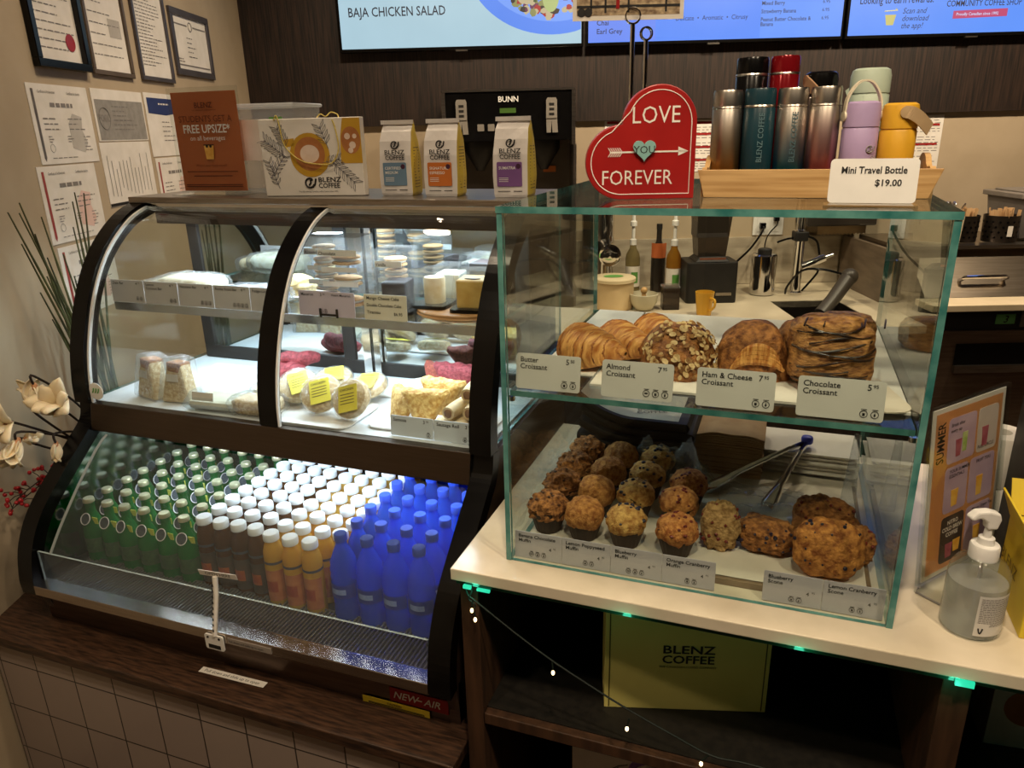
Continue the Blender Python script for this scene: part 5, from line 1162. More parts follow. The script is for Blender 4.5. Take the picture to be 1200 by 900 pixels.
xs = [-1.728, -1.612, -1.496, -1.380, -1.264, -1.152]
nm = [('Date Bar', ''), ('Lemon', 'Coconut Bar'), ('Nanaimo Bar', ''), ('Rocky Road Bar', ''), ('Fudge Cookie', '')]
for k in range(5):
    shelf_card('grey price card for the %s on the fridge shelf rail' % ' '.join(nm[k]).strip().lower(), xs[k], xs[k+1]-.002, 1.500, 1.3385, .062, nm[k][0], nm[k][1], '4', '95', 2+(k > 1)+(k == 3), -.05, 'price card', 'fridge shelf price cards', .0105, M_scard, False)
M_lcard = mat('lilac_card', (200, 186, 200), (210, 196, 208), 8, .5)
shelf_card('lilac price card for the macarons beside the centre mullion', -1.118, -1.03, 1.500, 1.3385, .062, 'Macaron', '', '3', '50', 2, -.05, 'price card', 'fridge shelf price cards', .0105, M_lcard, False)
shelf_card('lilac price card for the heart macaron', -1.029, -.958, 1.497, 1.3385, .062, 'Heart Macaron', '', '', '', 0, -.05, 'price card', 'fridge shelf price cards', .0088, M_lcard, False)
s = shelf_card('cream price card listing three cakes on the fridge shelf', -.932, -.818, 1.498, 1.3385, .062, 'Mango Cheese Cake', '', '', '', 0, -.05, 'price card', 'fridge shelf price cards', .0105, mat('cream_card', (222, 214, 190), (230, 222, 200), 8, .5), False)
b = MB(); M = T(0, -.0012, 0, 0, -.05) @ UP; b.text('Double Chocolate Cake', .0105, -.05, .033, M=M, bold=.012, sx=.9); b.text('Tiramisu', .0105, -.05, .016, M=M, bold=.012); b.text('$6.95', .0105, .022, .014, M=M, bold=.012); b.build('more_lettering', M_ink, s)
s = thing('card_clip', 'small black clip holding the lilac cards to the shelf rail', 'clip', (-1.03, 1.4945, 1.338))
b = MB(); b.box(-.026, .026, -.003, 0, .004, .009); b.box(-.026, -.021, -.003, 0, 0, .022); b.box(.021, .026, -.003, 0, 0, .022); b.build('clip_body', M_black, s)
# ================================================================== BACK WALL: SCREENS
def rthing(name, label, cat, a, b_, z, rz=0, group=None): return thing(name, label, cat, rm(a, b_, z), RROT+rz, group)
def screen_mat(name, c, e=1.0): return mat(name, c, tuple(min(255, v+6) for v in c), 3, .4, emit=e)
def tv(label, a0, a1, colname, col):
    s = rthing('menu_screen', label, 'menu screen', (a0+a1)/2, 4.15, 2.158, 0, 'menu screens on the back wall'); w_ = a1-a0; h = .735
    b = MB(); b.box(-w_/2, w_/2, 0, .05, 0, h); b.build('casing', M_black, s, bevel=.003)
    b = MB(); b.box(-w_/2+.012, w_/2-.012, -.001, 0, .016, h-.012); b.build('screen', screen_mat(colname, col), s)
    b = MB(); b.box(-.03, .03, -.004, .012, -.006, .0); b.build('sensor_bar', M_steel, s)
    b = MB(); b.box(-.2, .2, .05, .064, .15, .5); b.build('wall_bracket', M_mblack, s)
    return s, w_, T(0, -.0014, 0) @ UP
M_scrink = mat('screen_ink', (36, 40, 64), (42, 46, 72), 20, .6); M_scrwhite = screen_mat('screen_white', (200, 214, 250), 1.0)
s, w_, M = tv('left wall screen showing a salad on a blue plate', -.925, .330, 'screen_aqua', (168, 200, 214))
b = MB(); b.text('BAJA CHICKEN SALAD', .062, -w_/2+.056, .165, .001, M=M, sx=.80, bold=.008); b.build('lettering', M_scrink, s)
b = MB(); cd = lambda rx, ry, cx, cy, z: b.add([(min(cx+rx*math.cos(2*PI*i/72), .613), min(cy+ry*math.sin(2*PI*i/72), .715), z) for i in range(72)], [tuple(range(72))], 0, False, M); cd(.44, .36, .47, .42, .0008); b.build('blue_plate', screen_mat('screen_plate', (84, 134, 236)), s)
b = MB(); cd(.39, .32, .48, .44, .0012); b.build('plate_top', screen_mat('screen_plate_top', (112, 156, 244)), s)
r2 = random.Random(11); sm = [screen_mat('salad_'+n, c, .8) for n, c in (('green', (70, 90, 40)), ('olive', (150, 150, 90)), ('red', (180, 40, 40)), ('purple', (110, 50, 90)), ('cream', (206, 190, 150)), ('dark', (50, 40, 36)))]
b = MB()
for k in range(420):
    x = r2.uniform(.14, .585); y = r2.uniform(.13, .69); 
    if ((x-.46)/.30)**2+((y-.44)/.30)**2 > 1: continue
    rr = r2.uniform(.008, .024); a = r2.uniform(0, 6)
    b.add([(x+rr*math.cos(a+2*PI*i/6)*r2.uniform(.7, 1.3), y+rr*math.sin(a+2*PI*i/6)*r2.uniform(.6, 1.2), .0016+k*.000004) for i in range(6)], [tuple(range(6))], r2.randrange(6), False, M)
b.build('salad_picture', sm, s)
b = MB(); disc(b, .06, .46, .235, .0034, M, sx=.7, sy=1.2); b.build('avocado_picture', screen_mat('avocado', (190, 206, 130), .8), s)
s, w_, M = tv('middle wall screen listing teas and smoothies in blue', .342, 1.648, 'screen_blue', (84, 138, 246))
b = MB(); b.rect(.23, w_/2-.012, .018, .72, .0006, M=M); b.build('price_column', screen_mat('screen_blue_light', (96, 148, 248)), s)
b = MB(); b.rect(-w_/2+.012, -.30, .018, .72, .0006, M=M); b.build('tea_column', screen_mat('screen_blue_left', (100, 136, 240)), s)
b = MB(); 
b.text('Chai', .034, -.60, .096, .001, M=M, bold=.01); b.text('Earl Grey', .034, -.60, .056, .001, M=M, bold=.01)
b.text('Delicate  •  Aromatic  •  Citrusy', .031, -.20, .108, .001, M=M, sx=.9)
for k, (t, p) in enumerate((('Power Matcha', '6.95'), ('Mixed Berry', '6.95'), ('Strawberry Banana', '6.95'), ('Peanut Butter Chocolate &', '6.95'))):
    b.text(t, .026, .23, .205-.037*k, .001, M=M, bold=.01, sx=.88); b.text(p, .022, .535, .207-.037*k, .001, M=M)
b.text('Banana', .026, .23, .072, .001, M=M, bold=.01, sx=.88); b.build('lettering', M_scrink, s)
b = MB()
for k in range(60): 
    a = r2.uniform(0, 6.28); rr = r2.uniform(0, 1)**.5; disc(b, r2.uniform(.01, .02), -.18+.10*rr*math.cos(a), .32+.075*rr*math.sin(a), .001+k*.00001, M, n=6)
b.build('tea_leaf_picture', screen_mat('tea_leaves', (26, 26, 40), .5), s)
s, w_, M = tv('right wall screen about rewards and the community coffee shop', 1.660, 2.94, 'screen_blue_right', (92, 146, 248))
x0 = -w_/2
b = MB(); b.text('Looking to earn rewards.', .05, x0+.055, .160, .001, M=M, bold=.008, sx=.72)
for y, t in ((.112, 'Scan and'), (.078, 'download'), (.044, 'the app!')): b.text(t, .037, x0+.275, y, .001, M=M, shear=.25, sx=.9)
b.text('COMMUNITY COFFEE SHOP', .04, x0+.49, .138, .001, M=M, sx=.74, bold=.008); b.build('lettering', M_scrink, s)
b = MB(); b.text('CANADA\'S', .085, x0+.52, .185, .001, M=M, bold=.014); b.prism([(x0+.53, .082), (x0+.80, .088), (x0+.80, .124), (x0+.53, .118)], .0004, .001, M=M); b.build('red_lettering', screen_mat('screen_red', (190, 70, 110)), s)
b = MB(); b.text('Proudly Canadian since 1992', .019, x0+.545, .096, .0014, M=M, bold=.01, sx=.95); b.build('ribbon_lettering', M_scrwhite, s)
b = MB(); b.prism([(x0+.20, .06), (x0+.235, .06), (x0+.245, .108), (x0+.19, .108)], .0003, .001, M=M); b.tube([(x0+.185, .125, .001), (x0+.25, .128, .001), (x0+.24, .136, .001)], .0025, 5, M=M); b.build('phone_cup_picture', screen_mat('screen_yellow', (200, 190, 110)), s)
# ================================================================== BACK COUNTER
ZK = .8905
root = rthing('back_counter', 'pale stone back counter with a sink along the back wall', 'counter', 0, 0, 0)
M_stone = mat('pale_stone', (198, 184, 158), (218, 204, 178), 6, .3, detail=6)
b = MB()
for q in ((-1.0, 1.275, 3.22, 4.225), (1.615, 1.798, 3.22, 4.225), (1.275, 1.615, 3.775, 4.225), (1.275, 1.615, 3.22, 3.285)): b.box(*q, .855, .89)
b.build('worktop', M_stone, root)
b = MB(); b.box(-.98, 1.79, 3.27, 4.2, .0, .70); b.build('cabinet', M_darkwood, root)
b = MB(); b.box(1.27, 1.62, 3.28, 3.285, .72, .886); b.box(1.27, 1.62, 3.775, 3.78, .72, .886); b.box(1.27, 1.275, 3.28, 3.78, .72, .886); b.box(1.615, 1.62, 3.28, 3.78, .72, .886); b.box(1.27, 1.62, 3.28, 3.78, .71, .72); b.build('sink_basin', mat('sink_steel', (96, 90, 84), (110, 104, 98), 9, .3, 1), root)
# coffee brewer
s = rthing('coffee_brewer', 'black and steel twin coffee brewer on the back counter behind the coffee bags', 'coffee machine', -.057, 3.75, ZK)
w_ = .313
b = MB(); b.box(-w_, w_, 0, .40, .82, 1.045); b.build('brewer_head', M_black, s, bevel=.004)
b = MB(); b.box(-w_-.006, -w_+.012, -.006, .40, .80, 1.045); b.box(w_-.012, w_+.006, -.006, .40, .80, 1.045); b.box(-w_, w_, -.006, .40, 1.045, 1.055); b.build('steel_trim', M_steel, s)
b = MB(); b.box(-w_, w_, .25, .40, .0, .82); b.box(-w_, w_, -.02, .40, 0, .06); b.build('brewer_body', mat('brewer_grey', (104, 94, 82), (116, 106, 94), 9, .4, .3), s)
b = MB(); b.box(w_-.004, w_+.012, .0, .40, .0, .80); b.box(-w_-.012, -w_+.004, .0, .40, 0, .80); b.build('side_column', M_steel, s)
M = T(0, -.0022, 0) @ UP
b = MB(); b.text('BUNN', .035, -.0, .998, M=M, align='CENTER', bold=.018); b.build('lettering', M_white, s)
b = MB(); b.rect(-.042, .035, .948, .97, 0, M=M); b.build('display', mat('green_display', (100, 140, 30), (112, 152, 40), 9, .4, emit=.35), s)
b = MB()
for x in (-.135, -.085): b.prism(rrect(x-.016, x+.016, .868, .90, .004), 0, .003, M=M)
b.build('button', MATS['handle_grey'] if 'handle_grey' in MATS else mat('handle_grey', (128, 122, 114), (140, 134, 126), 12, .35), s)
for x in (-.225, .205):
    b = MB(); b.prism([(x-.026, .92), (x+.026, .92), (x+.026, 1.0), (x+.02, 1.012), (x-.02, 1.012), (x-.026, 1.0)], 0, .012, M=M); b.prism([(x-.024, .855), (x-.004, .855), (x+.0, .91), (x+.004, .855), (x+.03, .855), (x+.026, .92), (x-.026, .92)], 0, .008, M=M); h_ = b.build('funnel_handle', mat('handle_grey', (128, 122, 114), (140, 134, 126), 12, .35), s)
    b = MB()
    for q in range(3): b.rect(x-.012, x+.012, .932+.022*q, .944+.022*q, .0125, M=M)
    b.build('indicator', M_mblack, h_)
for x in (-.15, .17):
    b = MB(); b.lathe([(.085, 0), (.09, .01), (.09, .30), (.08, .315), (.05, .33)], 28, M=T(x, .12, .065)); b.build('server', mat('server_grey', (150, 144, 138), (166, 160, 152), 8, .25, 1), s)
    b = MB(); b.lathe([(.02, .0), (.03, .02), (.08, .10), (.08, .14)], 20, M=T(x, .12, .68)); b.build('brew_funnel', M_mblack, s)
b = MB(); b.box(.17, .235, -.003, 0, .66, .69, M=T(0, .245, 0)); b.build('sticker', M_orange, s)
# container, bowl, cups
s = rthing('food_canister', 'cream lidded canister with a green mark on the lid, behind the croissants', 'canister', .458, 3.70, ZK)
b = MB(); b.lathe([(.094, 0), (.098, .005), (.098, .135), (.094, .14)], 36); b.build('tub', mat('cream_tub', (196, 170, 128), (208, 184, 142), 8, .5), s)
b = MB(); b.lathe([(.1, .138), (.108, .14), (.108, .155), (.1, .16), (0, .162)], 36); b.build('lid', mat('cream_lid', (208, 190, 152), (218, 200, 164), 8, .5), s)
b = MB(); disc(b, .05, -.005, -.005, .1635, Matrix.Identity(4), sx=1, sy=.7); b.build('green_sticker', M_green, s)
s = rthing('ceramic_bowl', 'pale ceramic bowl with a wooden-handled tool beside the cream canister', 'bowl', .600, 3.64, ZK)
b = MB(); b.lathe([(.03, 0), (.04, .003), (.066, .04), (.072, .082), (.068, .084), (.062, .045), (.035, .012), (0, .01)], 32); b.build('bowl_body', mat('celadon', (186, 180, 156), (198, 192, 168), 8, .35), s)
b = MB(); b.tube([(0, 0, .02), (.0, 0, .07), (.0, 0, .085)], [.014, .012, .01], 10); b.blob((0, 0, .098), (.017, .017, .018), 14, 10); b.build('tamper', MATS['pine'], s)
s = rthing('coffee_mug', 'yellow mug standing in front of the black grinder', 'mug', .869, 3.50, ZK)
b = MB(); b.lathe([(.030, 0), (.034, .003), (.045, .115), (.042, .115), (.031, .006), (0, .005)], 30); b.build('cup', mat('mug_yellow', (202, 152, 44), (212, 162, 54), 9, .35), s)
b = MB(); b.tube(spline([(.02, -.038, .09), (.03, -.07, .088), (.03, -.075, .06), (.02, -.05, .035), (.015, -.03, .03)], 5), .006, 8); b.build('handle', MATS['mug_yellow'], s)
s = rthing('glass_jug', 'dark square glass jug between the bowl and the yellow mug', 'jug', .735, 3.66, ZK)
b = MB(); b.prism(rrect(-.042, .042, -.04, .04, .01), 0, .11); b.build('jug_body', clear('smoky_glass', (150, 140, 130), .05, haze=.3, hazecol=(90, 80, 72)), s)
b = MB(); b.prism(rrect(-.044, .044, -.042, .042, .01), .11, .118); b.build('jug_rim', MATS['clamshell'], s)
def pump(label, a, b_, h, liquid, labm):
    s = rthing('syrup_bottle', label, 'syrup bottle', a, b_, ZK, 0, 'syrup pump bottles on the back counter')
    k = h/.45
    b = MB(); b.lathe([(.036, 0), (.04, .005), (.04, .19*k), (.035, .215*k), (.018, .245*k), (.0155, .27*k)], 24); b.build('bottle', liquid, s)
    b = MB(); wrap_label(b, .0408, .04, .15*k, -PI*.95, -PI*.1); b.build('front_label', M_paper, s)
    b = MB(); wrap_label(b, .0412, .06, .12*k, -PI*.6, -PI*.3); b.build('label_print', labm, s)
    b = MB(); b.lathe([(.019, .262*k), (.019, .29*k), (.009, .295*k), (.009, .36*k), (.018, .362*k), (.018, .385*k), (.01, .39*k), (.008, .43*k)], 18); b.box(-.05, .012, -.009, .009, .425*k, .447*k); b.build('pump', M_white, s)
pump('syrup bottle with a green label and white pump beside the steel brew head', .60, 4.05, .455, clear('pale_syrup', (206, 200, 170), .03, haze=.3, hazecol=(190, 176, 130)), M_green)
pump('golden syrup bottle with a white pump left of the grinder', .80, 3.93, .47, clear('gold_syrup', (214, 170, 80), .03, haze=.5, hazecol=(196, 148, 56)), M_green)
s = rthing('spirit_bottle', 'dark bottle with an orange label behind the golden syrup', 'bottle', .745, 4.08, ZK)
b = MB(); b.lathe([(.036, 0), (.04, .005), (.04, .2), (.03, .24), (.015, .28), (.014, .34)], 22); b.build('bottle', mat('dark_bottle', (34, 30, 26), (44, 38, 34), 9, .2), s); b = MB(); wrap_label(b, .0408, .19, .27, -PI*.95, -PI*.1); b.build('front_label', MATS['burnt_orange_paper'], s)
b = MB(); b.cyl(.016, .34, .37, 14); b.build('cap', M_mblack, s)
s = rthing('steam_boiler', 'polished steel dispenser with a round spout behind the canister', 'dispenser', .44, 4.05, ZK)
b = MB(); b.lathe([(.06, 0), (.062, .02), (.05, .2), (.055, .24), (.055, .5), (.05, .52), (0, .525)], 28); b.build('column', M_chrome, s)
b = MB(); b.tube([(0, -.03, .26), (.01, -.11, .24), (.015, -.16, .235)], [.05, .052, .058], 20); b.lathe([(.058, 0), (.05, .004), (.02, .005), (0, .006)], 24, M=T(.016, -.162, .235, 0, PI/2)); b.build('spout', M_chrome, s)
b = MB(); b.box(-.115, -.06, -.02, .06, 0, .48); b.build('black_side', M_black, s)
s = rthing('coffee_grinder', 'black coffee grinder with a smoky hopper on the back counter', 'grinder', .965, 3.85, ZK)
b = MB(); b.prism(rrect(-.13, .13, -.1, .1, .02), 0, .21); b.lathe([(.125, .21), (.09, .235)], 4, M=T(0, 0, 0, PI/4), smooth=False); b.build('grinder_body', M_mblack, s, bevel=.004)
b = MB(); b.box(-.07, .06, -.105, -.098, .225, .235); b.build('copper_band', mat('copper', (186, 120, 96), (196, 130, 106), 9, .3, .8), s)
b = MB(); loft_box(b, .14, .12, .18, .16, .24); 
for i in range(len(b.v)): b.v[i] = (b.v[i][0], b.v[i][1], b.v[i][2]+.235)
b.build('hopper', clear('hopper_smoke', (150, 140, 130), .1, haze=.25, hazecol=(120, 110, 98)), s)
b = MB(); b.box(-.085, .075, -.07, .07, .33, .45); b.build('hopper_lid', mat('hopper_grey', (52, 48, 46), (62, 58, 54), 9, .4), s, bevel=.006)
b = MB(); b.box(.02, .10, -.104, -.099, .04, .055); b.build('name_plate', M_steel, s)
# outlet and cords
s = rthing('wall_outlet', 'white double wall outlet above the sink backsplash', 'outlet', 1.385, 4.2485, 1.165)
b = MB(); b.box(-.085, .085, -.008, 0, 0, .125); b.build('cover_plate', M_white, s, bevel=.002)
for x in (-.038, .038):
    b = MB(); b.box(x-.025, x+.025, -.011, -.008, .02, .108); o_ = b.build('socket', M_white, s)
b = MB(); b.box(-.05, -.02, -.035, -.011, .04, .07); b.build('plug', M_black, s); b = MB(); b.box(.025, .052, -.035, -.011, .08, .11); b.build('plug', M_black, s)
def cord(label, pts, r=.005):
    b = MB(); b.tube(spline([rm(*p) for p in pts], 6), r, 8); o = b.build('power_cord', M_black); tag(o, label, 'cord')
cord('black cord from the left socket down to the grinder', [(1.35, 4.21, 1.215), (1.33, 4.17, 1.19), (1.25, 4.1, 1.11), (1.12, 4.0, 1.02), (1.10, 3.92, .96)], .006)
cord('thin black cord hanging from the right socket behind the steel canister', [(1.424, 4.21, 1.255), (1.41, 4.17, 1.23), (1.35, 4.15, 1.15), (1.345, 4.15, .95), (1.345, 4.15, .90)], .0035)
s = rthing('steel_canister', 'polished steel canister on the back counter left of the tap', 'canister', 1.285, 3.95, ZK)
b = MB(); b.lathe([(.06, 0), (.066, .004), (.066, .21), (.058, .218), (.034, .22)], 32); b.build('canister_body', M_chrome, s); b = MB(); b.lathe([(.036, .219), (.036, .24), (.03, .245), (0, .246)], 24); b.build('lid', M_mblack, s)
# tap
s = rthing('kitchen_tap', 'tall chrome kitchen tap with a spray hose behind the sink', 'tap', 1.455, 3.93, ZK)
b = MB(); b.lathe([(.035, 0), (.035, .012), (.028, .02), (.027, .28), (.03, .285), (.03, .34), (.022, .345), (.021, .56)], 22); b.build('tap_column', M_chrome, s)
b = MB(); b.tube([(0, 0, .558), (0, -.01, .60), (0, -.06, .63), (0, -.12, .61), (0, -.14, .55)], .021, 14); b.build('spout', M_chrome, s)
b = MB(); b.tube([(.02, -.01, .15), (.13, -.03, .20)], .022, 14); b.tube([(.12, -.03, .195), (.17, -.035, .215)], .009, 10); b.build('lever', M_chrome, s)
b = MB(); b.tube(spline([(.03, 0, .31), (.09, .0, .28), (.11, -.01, .2)], 6), .006, 8); b.tube(spline([(-.03, 0, .3), (-.06, .03, .29), (-.095, .06, .27)], 6), .0055, 8); b.tube(spline([(.03, -.02, .02), (.10, -.03, .12), (.08, -.03, .14)], 5), .006, 8); b.build('hose', M_black, s)
b = MB(); b.box(-.034, .034, -.034, .034, .285, .335); b.build('mixer_block', M_mblack, s, bevel=.006)
s = rthing('spray_head', 'dark grey pull-out spray head leaning on the sink with its hose', 'spray head', 1.455, 3.6, ZK)
b = MB(); b.tube([(.0, -.05, -.02), (.07, .0, .04), (.14, .05, .11), (.165, .07, .135)], [.036, .034, .036, .038], 16); b.blob((.17, .072, .14), .042, 16, 12); b.build('head', mat('spray_grey', (58, 52, 46), (70, 64, 56), 9, .4), s)
b = MB(); b.tube(spline([(.14, .08, .15), (.05, .12, .17), (-.02, .2, .15), (-.06, .27, .06), (-.06, .3, .01)], 6), .006, 8); b.build('hose', M_black, s)
# towel dispenser
s = rthing('towel_dispenser', 'dark paper towel dispenser with a brown towel hanging out, on the back wall', 'towel dispenser', 1.735, 4.249, 1.19)
b = MB(); b.box(-.20, .17, -.20, -.0, .04, .36); b.build('housing', mat('dispenser_smoke', (44, 38, 34), (54, 48, 42), 9, .3), s, bevel=.01)
b = MB(); zz = [(-.13+.26*i/26, .012 if i % 2 else .0) for i in range(27)]; b.prism(zz+[(.13, .06), (-.13, .06)], 0, .002, M=T(0, -.16, -.012) @ UP); b.build('paper_towel', mat('kraft_towel', (196, 168, 128), (208, 182, 142), 14, .8), s)
# notices along the back wall
for k, (a0, a1, z0, z1, lb) in enumerate(((2.10, 2.28, 1.50, 1.785, 'white notice with red bars on the back wall right of the travel bottles'), (.93, 1.15, 1.52, 1.79, 'white chart on the back wall between the heart sign and the bottles'), (.455, .62, 1.60, 1.795, 'white chart on the back wall left of the heart sign'))):
    s = rthing('wall_notice', lb, 'notice', (a0+a1)/2, 4.2488, z0, 0, 'notices on the back wall')
    w_ = a1-a0; h = z1-z0; b = MB(); b.box(-w_/2, w_/2, -.002, 0, 0, h); b.build('sheet', M_paper, s)
    b = MB(); M = T(0, -.0024, 0) @ UP
    for q in (.80, .45) if k == 0 else (.92, .70, .45, .2): b.rect(-w_*.42, w_*.40, h*q, h*q+.013, 0, M=M)
    b.build('red_bars', M_red, s)
    b = MB(); rr = random.Random(k)
    for q in range(18):
        y = h*(.05+.05*q)
        if q % (6 if k else 7) == 5: continue
        x = -w_*.42
        while x < w_*.36: d = rr.uniform(.012, .04); b.rect(x, min(x+d, w_*.42), y, y+.0035, .0003, M=M); x += d+.01
    b.build('small_print', M_grey, s)
# ================================================================== PREP STATION AT THE RIGHT
root = rthing('prep_station', 'stainless prep fridge with a hinged lid and white cutting board at the right', 'prep fridge', 0, 0, 0)
M_ss = mat('station_steel', (150, 138, 122), (166, 154, 138), 6, .32, 1, stretch=(1, 14, 14))
b = MB(); b.box(1.84, 3.2, 3.57, 4.1, .0, 1.18); b.build('rear_body', M_ss, root)
b = MB(); b.box(1.84, 3.2, 3.52, 3.60, 1.181, 1.196); b.build('top_rail', M_steel, root)
b = MB(); b.prism([(3.36, .985), (3.57, 1.17), (3.57, .985)], 1.845, 3.2, M=YZ); b.build('hinged_lid', M_ss, root)
b = MB(); c_ = [(2.03, 3.43, 1.05), (2.03, 3.40, 1.065), (2.04, 3.395, 1.07), (2.22, 3.395, 1.07), (2.23, 3.40, 1.065), (2.23, 3.43, 1.05)]; b.tube(c_, .009, 8); b.build('lid_handle', M_chrome, root)
b = MB(); b.box(1.80, 3.2, 3.20, 3.355, .955, .985); b.build('cutting_board', mat('board_cream', (214, 196, 160), (226, 208, 174), 8, .5), root, bevel=.003)
M_dss = mat('station_dark_steel', (112, 92, 76), (126, 106, 88), 6, .36, .75, stretch=(1, 14, 14))
b = MB(); b.box(1.84, 3.2, 3.25, 3.5695, .86, .954); b.build('control_band', M_mblack, root)
b = MB(); b.box(1.84, 3.2, 3.235, 3.5695, .10, .858); b.build('fridge_door', M_dss, root, bevel=.003)
b = MB(); b.box(1.95, 2.42, 3.228, 3.234, .70, .80); b.build('handle_recess', M_black, root)
b = MB(); b.box(1.95, 2.42, 3.215, 3.234, .665, .70); b.build('handle_lip', M_steel, root)
b = MB(); b.box(2.115, 2.20, 3.246, 3.2495, .885, .93); q = b.build('number_label', mat('lime_green_label', (90, 150, 80), (100, 160, 90), 9, .5), root)
b = MB(); b.text('3', .045, 2.158, .892, M=T(0, 3.2455, 0) @ UP, align='CENTER', bold=.018, shear=.2); b.build('lettering', M_ink, q)
b = MB(); b.box(2.225, 2.345, 3.244, 3.2495, .87, .94); b.build('thermostat', MATS['brewer_grey'], root)
# holed cups of sticks and cutlery on the rail
ZR = 1.1965
M_holed = mat('gunmetal', (64, 58, 52), (78, 70, 62), 9, .35, .8)
def holed(label, a, b_, r, h, kind):
    s = rthing('perforated_cup', label, 'utensil cup', a, b_, ZR, 0, 'perforated utensil cups on the prep station')
    b = MB(); b.lathe([(r*.93, 0), (r*.95, .004), (r, h), (r*.95, h), (r*.9, .006), (0, .005)], 30); b.build('cup', M_holed, s)
    b = MB()
    for z in range(4):
        for q in range(16):
            an = 2*PI*(q+.5*(z % 2))/16; rr = r*(.95+.05*(z+.7)/4.5)+.0004
            if math.sin(an) > .3: continue
            b.cyl(.0052, 0, .001, 8, M=T(rr*math.cos(an), rr*math.sin(an), h*(.2+.19*z), an) @ Matrix.Rotation(PI/2, 4, 'Y'))
    b.build('holes', M_black, s)
    b = MB(); rr = random.Random(int(a*100))
    for q in range(30 if kind == 'stick' else 9):
        an = rr.uniform(0, 6.28); d = rr.uniform(.2, .75)*r; x, y = d*math.cos(an), d*math.sin(an)
        if kind == 'stick': b.box(-.008, .008, -.001, .001, .01, h+rr.uniform(.018, .036), M=T(x, y, 0, rr.uniform(-1, 1), rr.uniform(-.12, .12), rr.uniform(-.15, .15)))
        else:
            Mx = T(x, y, 0, rr.uniform(-3, 3), rr.uniform(-.25, .25), rr.uniform(-.3, .3)); b.tube([(0, 0, .01), (0, 0, h+.03)], .0028, 6, M=Mx); b.blob((0, 0, h+.05), (.012, .004, .022), 10, 8, M=Mx)
    b.build('wooden_sticks' if kind == 'stick' else 'cutlery', mat('stick_wood', (196, 156, 108), (214, 178, 132), 12, .7) if kind == 'stick' else M_chrome, s)
    return s
s = holed('perforated steel cup full of wooden sticks with a paper tag', 2.305, 3.64, .078, .125, 'stick')
b = MB(); b.box(-.012, .012, -.0795, -.079, .03, .08, M=T(0, 0, 0)); b.build('paper_tag', M_paper, s)
holed('perforated steel cup with fewer wooden sticks, left of the full one', 2.14, 3.66, .065, .125, 'stick')
s = rthing('utensil_bin', 'cream bin crammed with spoons and whisks beside the perforated cups', 'bin', 2.0, 3.63, ZR)
b = MB(); loft_box(b, .16, .12, .17, .13, .13); b.build('bin_body', mat('cream_bin', (196, 180, 150), (206, 190, 160), 9, .5), s)
b = MB(); b.text('EXTRACT', .028, 0, .085, M=T(0, -.0652, 0) @ UP, align='CENTER'); b.build('lettering', M_grey, s)
b = MB(); rr = random.Random(3)
for q in range(14):
    Mx = T(rr.uniform(-.06, .07), rr.uniform(-.04, .04), .03, rr.uniform(-3, 3), rr.uniform(-.5, .5), rr.uniform(-.3, .6)); b.tube([(0, 0, 0), (0, 0, .13)], .003, 6, M=Mx); b.blob((0, 0, .145), (.014, .005, .022), 10, 8, M=Mx)
b.build('spoons', M_chrome, s)
b = MB(); b.tube([(.018*math.cos(2*PI*k/20), 0, .018*math.sin(2*PI*k/20)) for k in range(20)], .003, 6, closed=True, M=T(-.03, -.02, .165, .5)); b.tube([(.018*math.cos(2*PI*k/20), 0, .018*math.sin(2*PI*k/20)) for k in range(20)], .003, 6, closed=True, M=T(.01, .0, .155, -.4)); b.build('measuring_rings', mat('lime_ring', (190, 186, 120), (200, 196, 130), 9, .4), s)
s = rthing('food_bin', 'grey lidded bin behind the utensil cups at the right edge', 'bin', 2.62, 3.84, ZR)
b = MB(); loft_box(b, .34, .26, .38, .30, .19); b.build('bin_body', mat('bin_grey', (104, 98, 92), (116, 110, 102), 9, .45), s); b = MB(); b.box(-.21, .21, -.165, .165, .19, .215); b.box(-.17, .17, -.13, .13, .215, .225); b.build('lid', mat('bin_lid_grey', (124, 116, 106), (136, 128, 118), 9, .45), s, bevel=.004)
s = rthing('card_terminal', 'black till screen tilted at the right edge beyond the menu stand', 'till screen', 1.95, 2.55, .9)
b = MB(); b.box(-.02, .42, -.012, .012, -.16, .30, M=T(0, 0, 0, .1, -.5)); b.build('screen_case', M_black, s, bevel=.008)
b = MB(); b.box(-.02, .012, -.020, -.012, .26, .305, M=T(0, 0, 0, .1, -.5)); b.build('steel_corner', M_steel, s)
b = MB(); b.cyl(.03, -.78, -.02, 16, M=T(.2, .06, 0)); b.lathe([(.14, -.899), (.14, -.885), (.03, -.87)], 24, M=T(.2, .06, 0)); b.build('stand', M_mblack, s)
